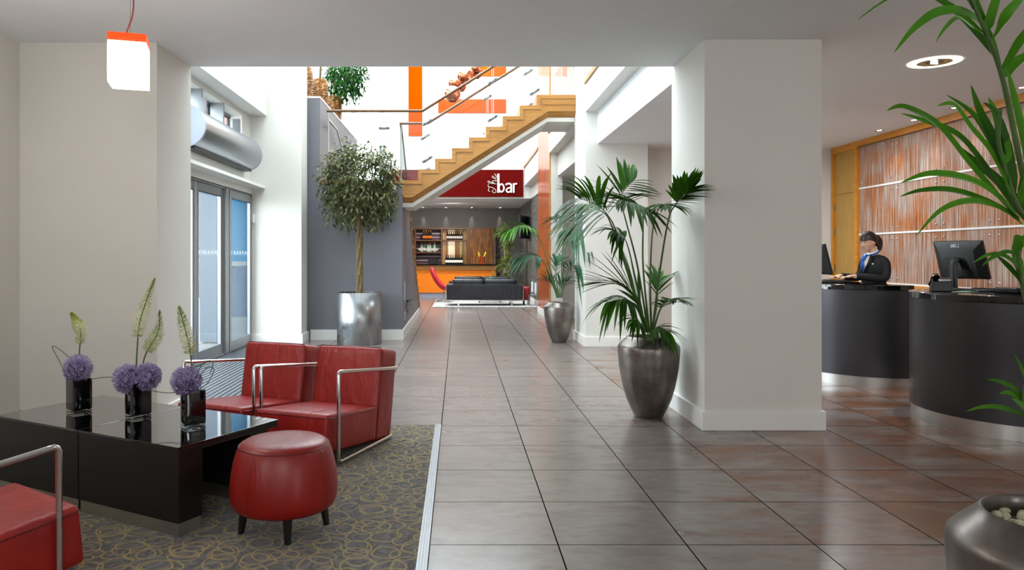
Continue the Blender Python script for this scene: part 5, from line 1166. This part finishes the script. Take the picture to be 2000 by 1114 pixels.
sc2 = MB(); limb(sc2, [(0, .095, 1.365), (-.005, .125, 1.335), (.006, .14, 1.29), (-.004, .145, 1.23), (0, .14, 1.19)], [(.016, .02), (.02, .026), (.015, .022), (.014, .026), (.006, .014)], 12); sc2.tube([(0.054*math.cos(a), .014+.07*math.sin(a), 1.383-.03*math.sin(a)) for a in [2*PI*i/20 for i in range(21)]], [(.012, .012)]*21, 8)
build('scarf', sc2, M_scarf, pr)
build('badge', MB().rbox(-.11, -.085, .088, .094, 1.255, 1.27, .002, 3), M_signwhite, pr); build('pin', MB().rbox(-.078, -.062, .10, .106, 1.275, 1.283, .002, 3), M_gold, pr)
# hair: cap, fringe, ponytail
hr = MB(); vv = []; ff = []; nv2, nu2 = 22, 44
for i in range(nv2+1):
    for k in range(nu2):
        a = 2*PI*k/nu2; fwd = math.sin(a); lim = (1.33+.03*math.sin(a*31)) if fwd > .30 else (1.33+(.30-fwd)*.9 if fwd > -.5 else 2.2)
        ph = min(lim, 2.2)*i/nv2; d = V((math.sin(ph)*math.cos(a), math.sin(ph)*math.sin(a), math.cos(ph)))
        rr_ = 1.0+.008*math.sin(a*23); p = V((d.x*.084*rr_, d.y*.103*rr_-.004, d.z*.124*rr_)); vv.append(MH@p)
for i in range(nv2):
    for k in range(nu2):
        a = i*nu2+k; b_ = i*nu2+(k+1) % nu2; ff.append((a, b_, b_+nu2, a+nu2))
hr.add(vv, ff); limb(hr, [MH@V((0, -.085, .035)), MH@V((0, -.115, .03)), MH@V((0, -.135, -.03)), MH@V((0, -.115, -.11)), MH@V((0, -.09, -.15))], [(.02, .022), (.026, .03), (.03, .034), (.022, .026), (.005, .006)], 12)
for s in (): limb(hr, [MH@V((s*.062, .055, .03)), MH@V((s*.072, .03, -.01)), MH@V((s*.072, .022, -.045))], [(.012, .008), (.01, .007), (.002, .002)], 8)
build('hair', hr, M_hair, pr)
for s in (-1, 1):
    build('eye', MB().ball(MH@V((s*.029, .076, .008)), .008, 10, 8, (1.2, .6, .45)), M_eye, pr); build('eyebrow', MB().tube([MH@V((s*.016, .087, .028)), MH@V((s*.032, .083, .033)), MH@V((s*.048, .071, .028))], .0025, 6), M_hair, pr)
build('lips', MB().ball(MH@V((0, .0835, -.060)), .0075, 12, 8, (1.9, .7, .6)), M_lip, pr)
mb = MB()
for s in (-1, 1):
    mb.tube([MH@V((s*.030+.020*math.cos(a), .094-abs(.03+.02*math.cos(a))*.15, .005+.013*math.sin(a))) for a in [2*PI*i/16 for i in range(17)]], .0013, 5); mb.tube([MH@V((s*.05, .088, .008)), MH@V((s*.076, .0, .005))], .0013, 5)
mb.tube([MH@V((-.01, .096, .008)), MH@V((.01, .096, .008))], .0013, 5); build('glasses', mb, M_black, pr)
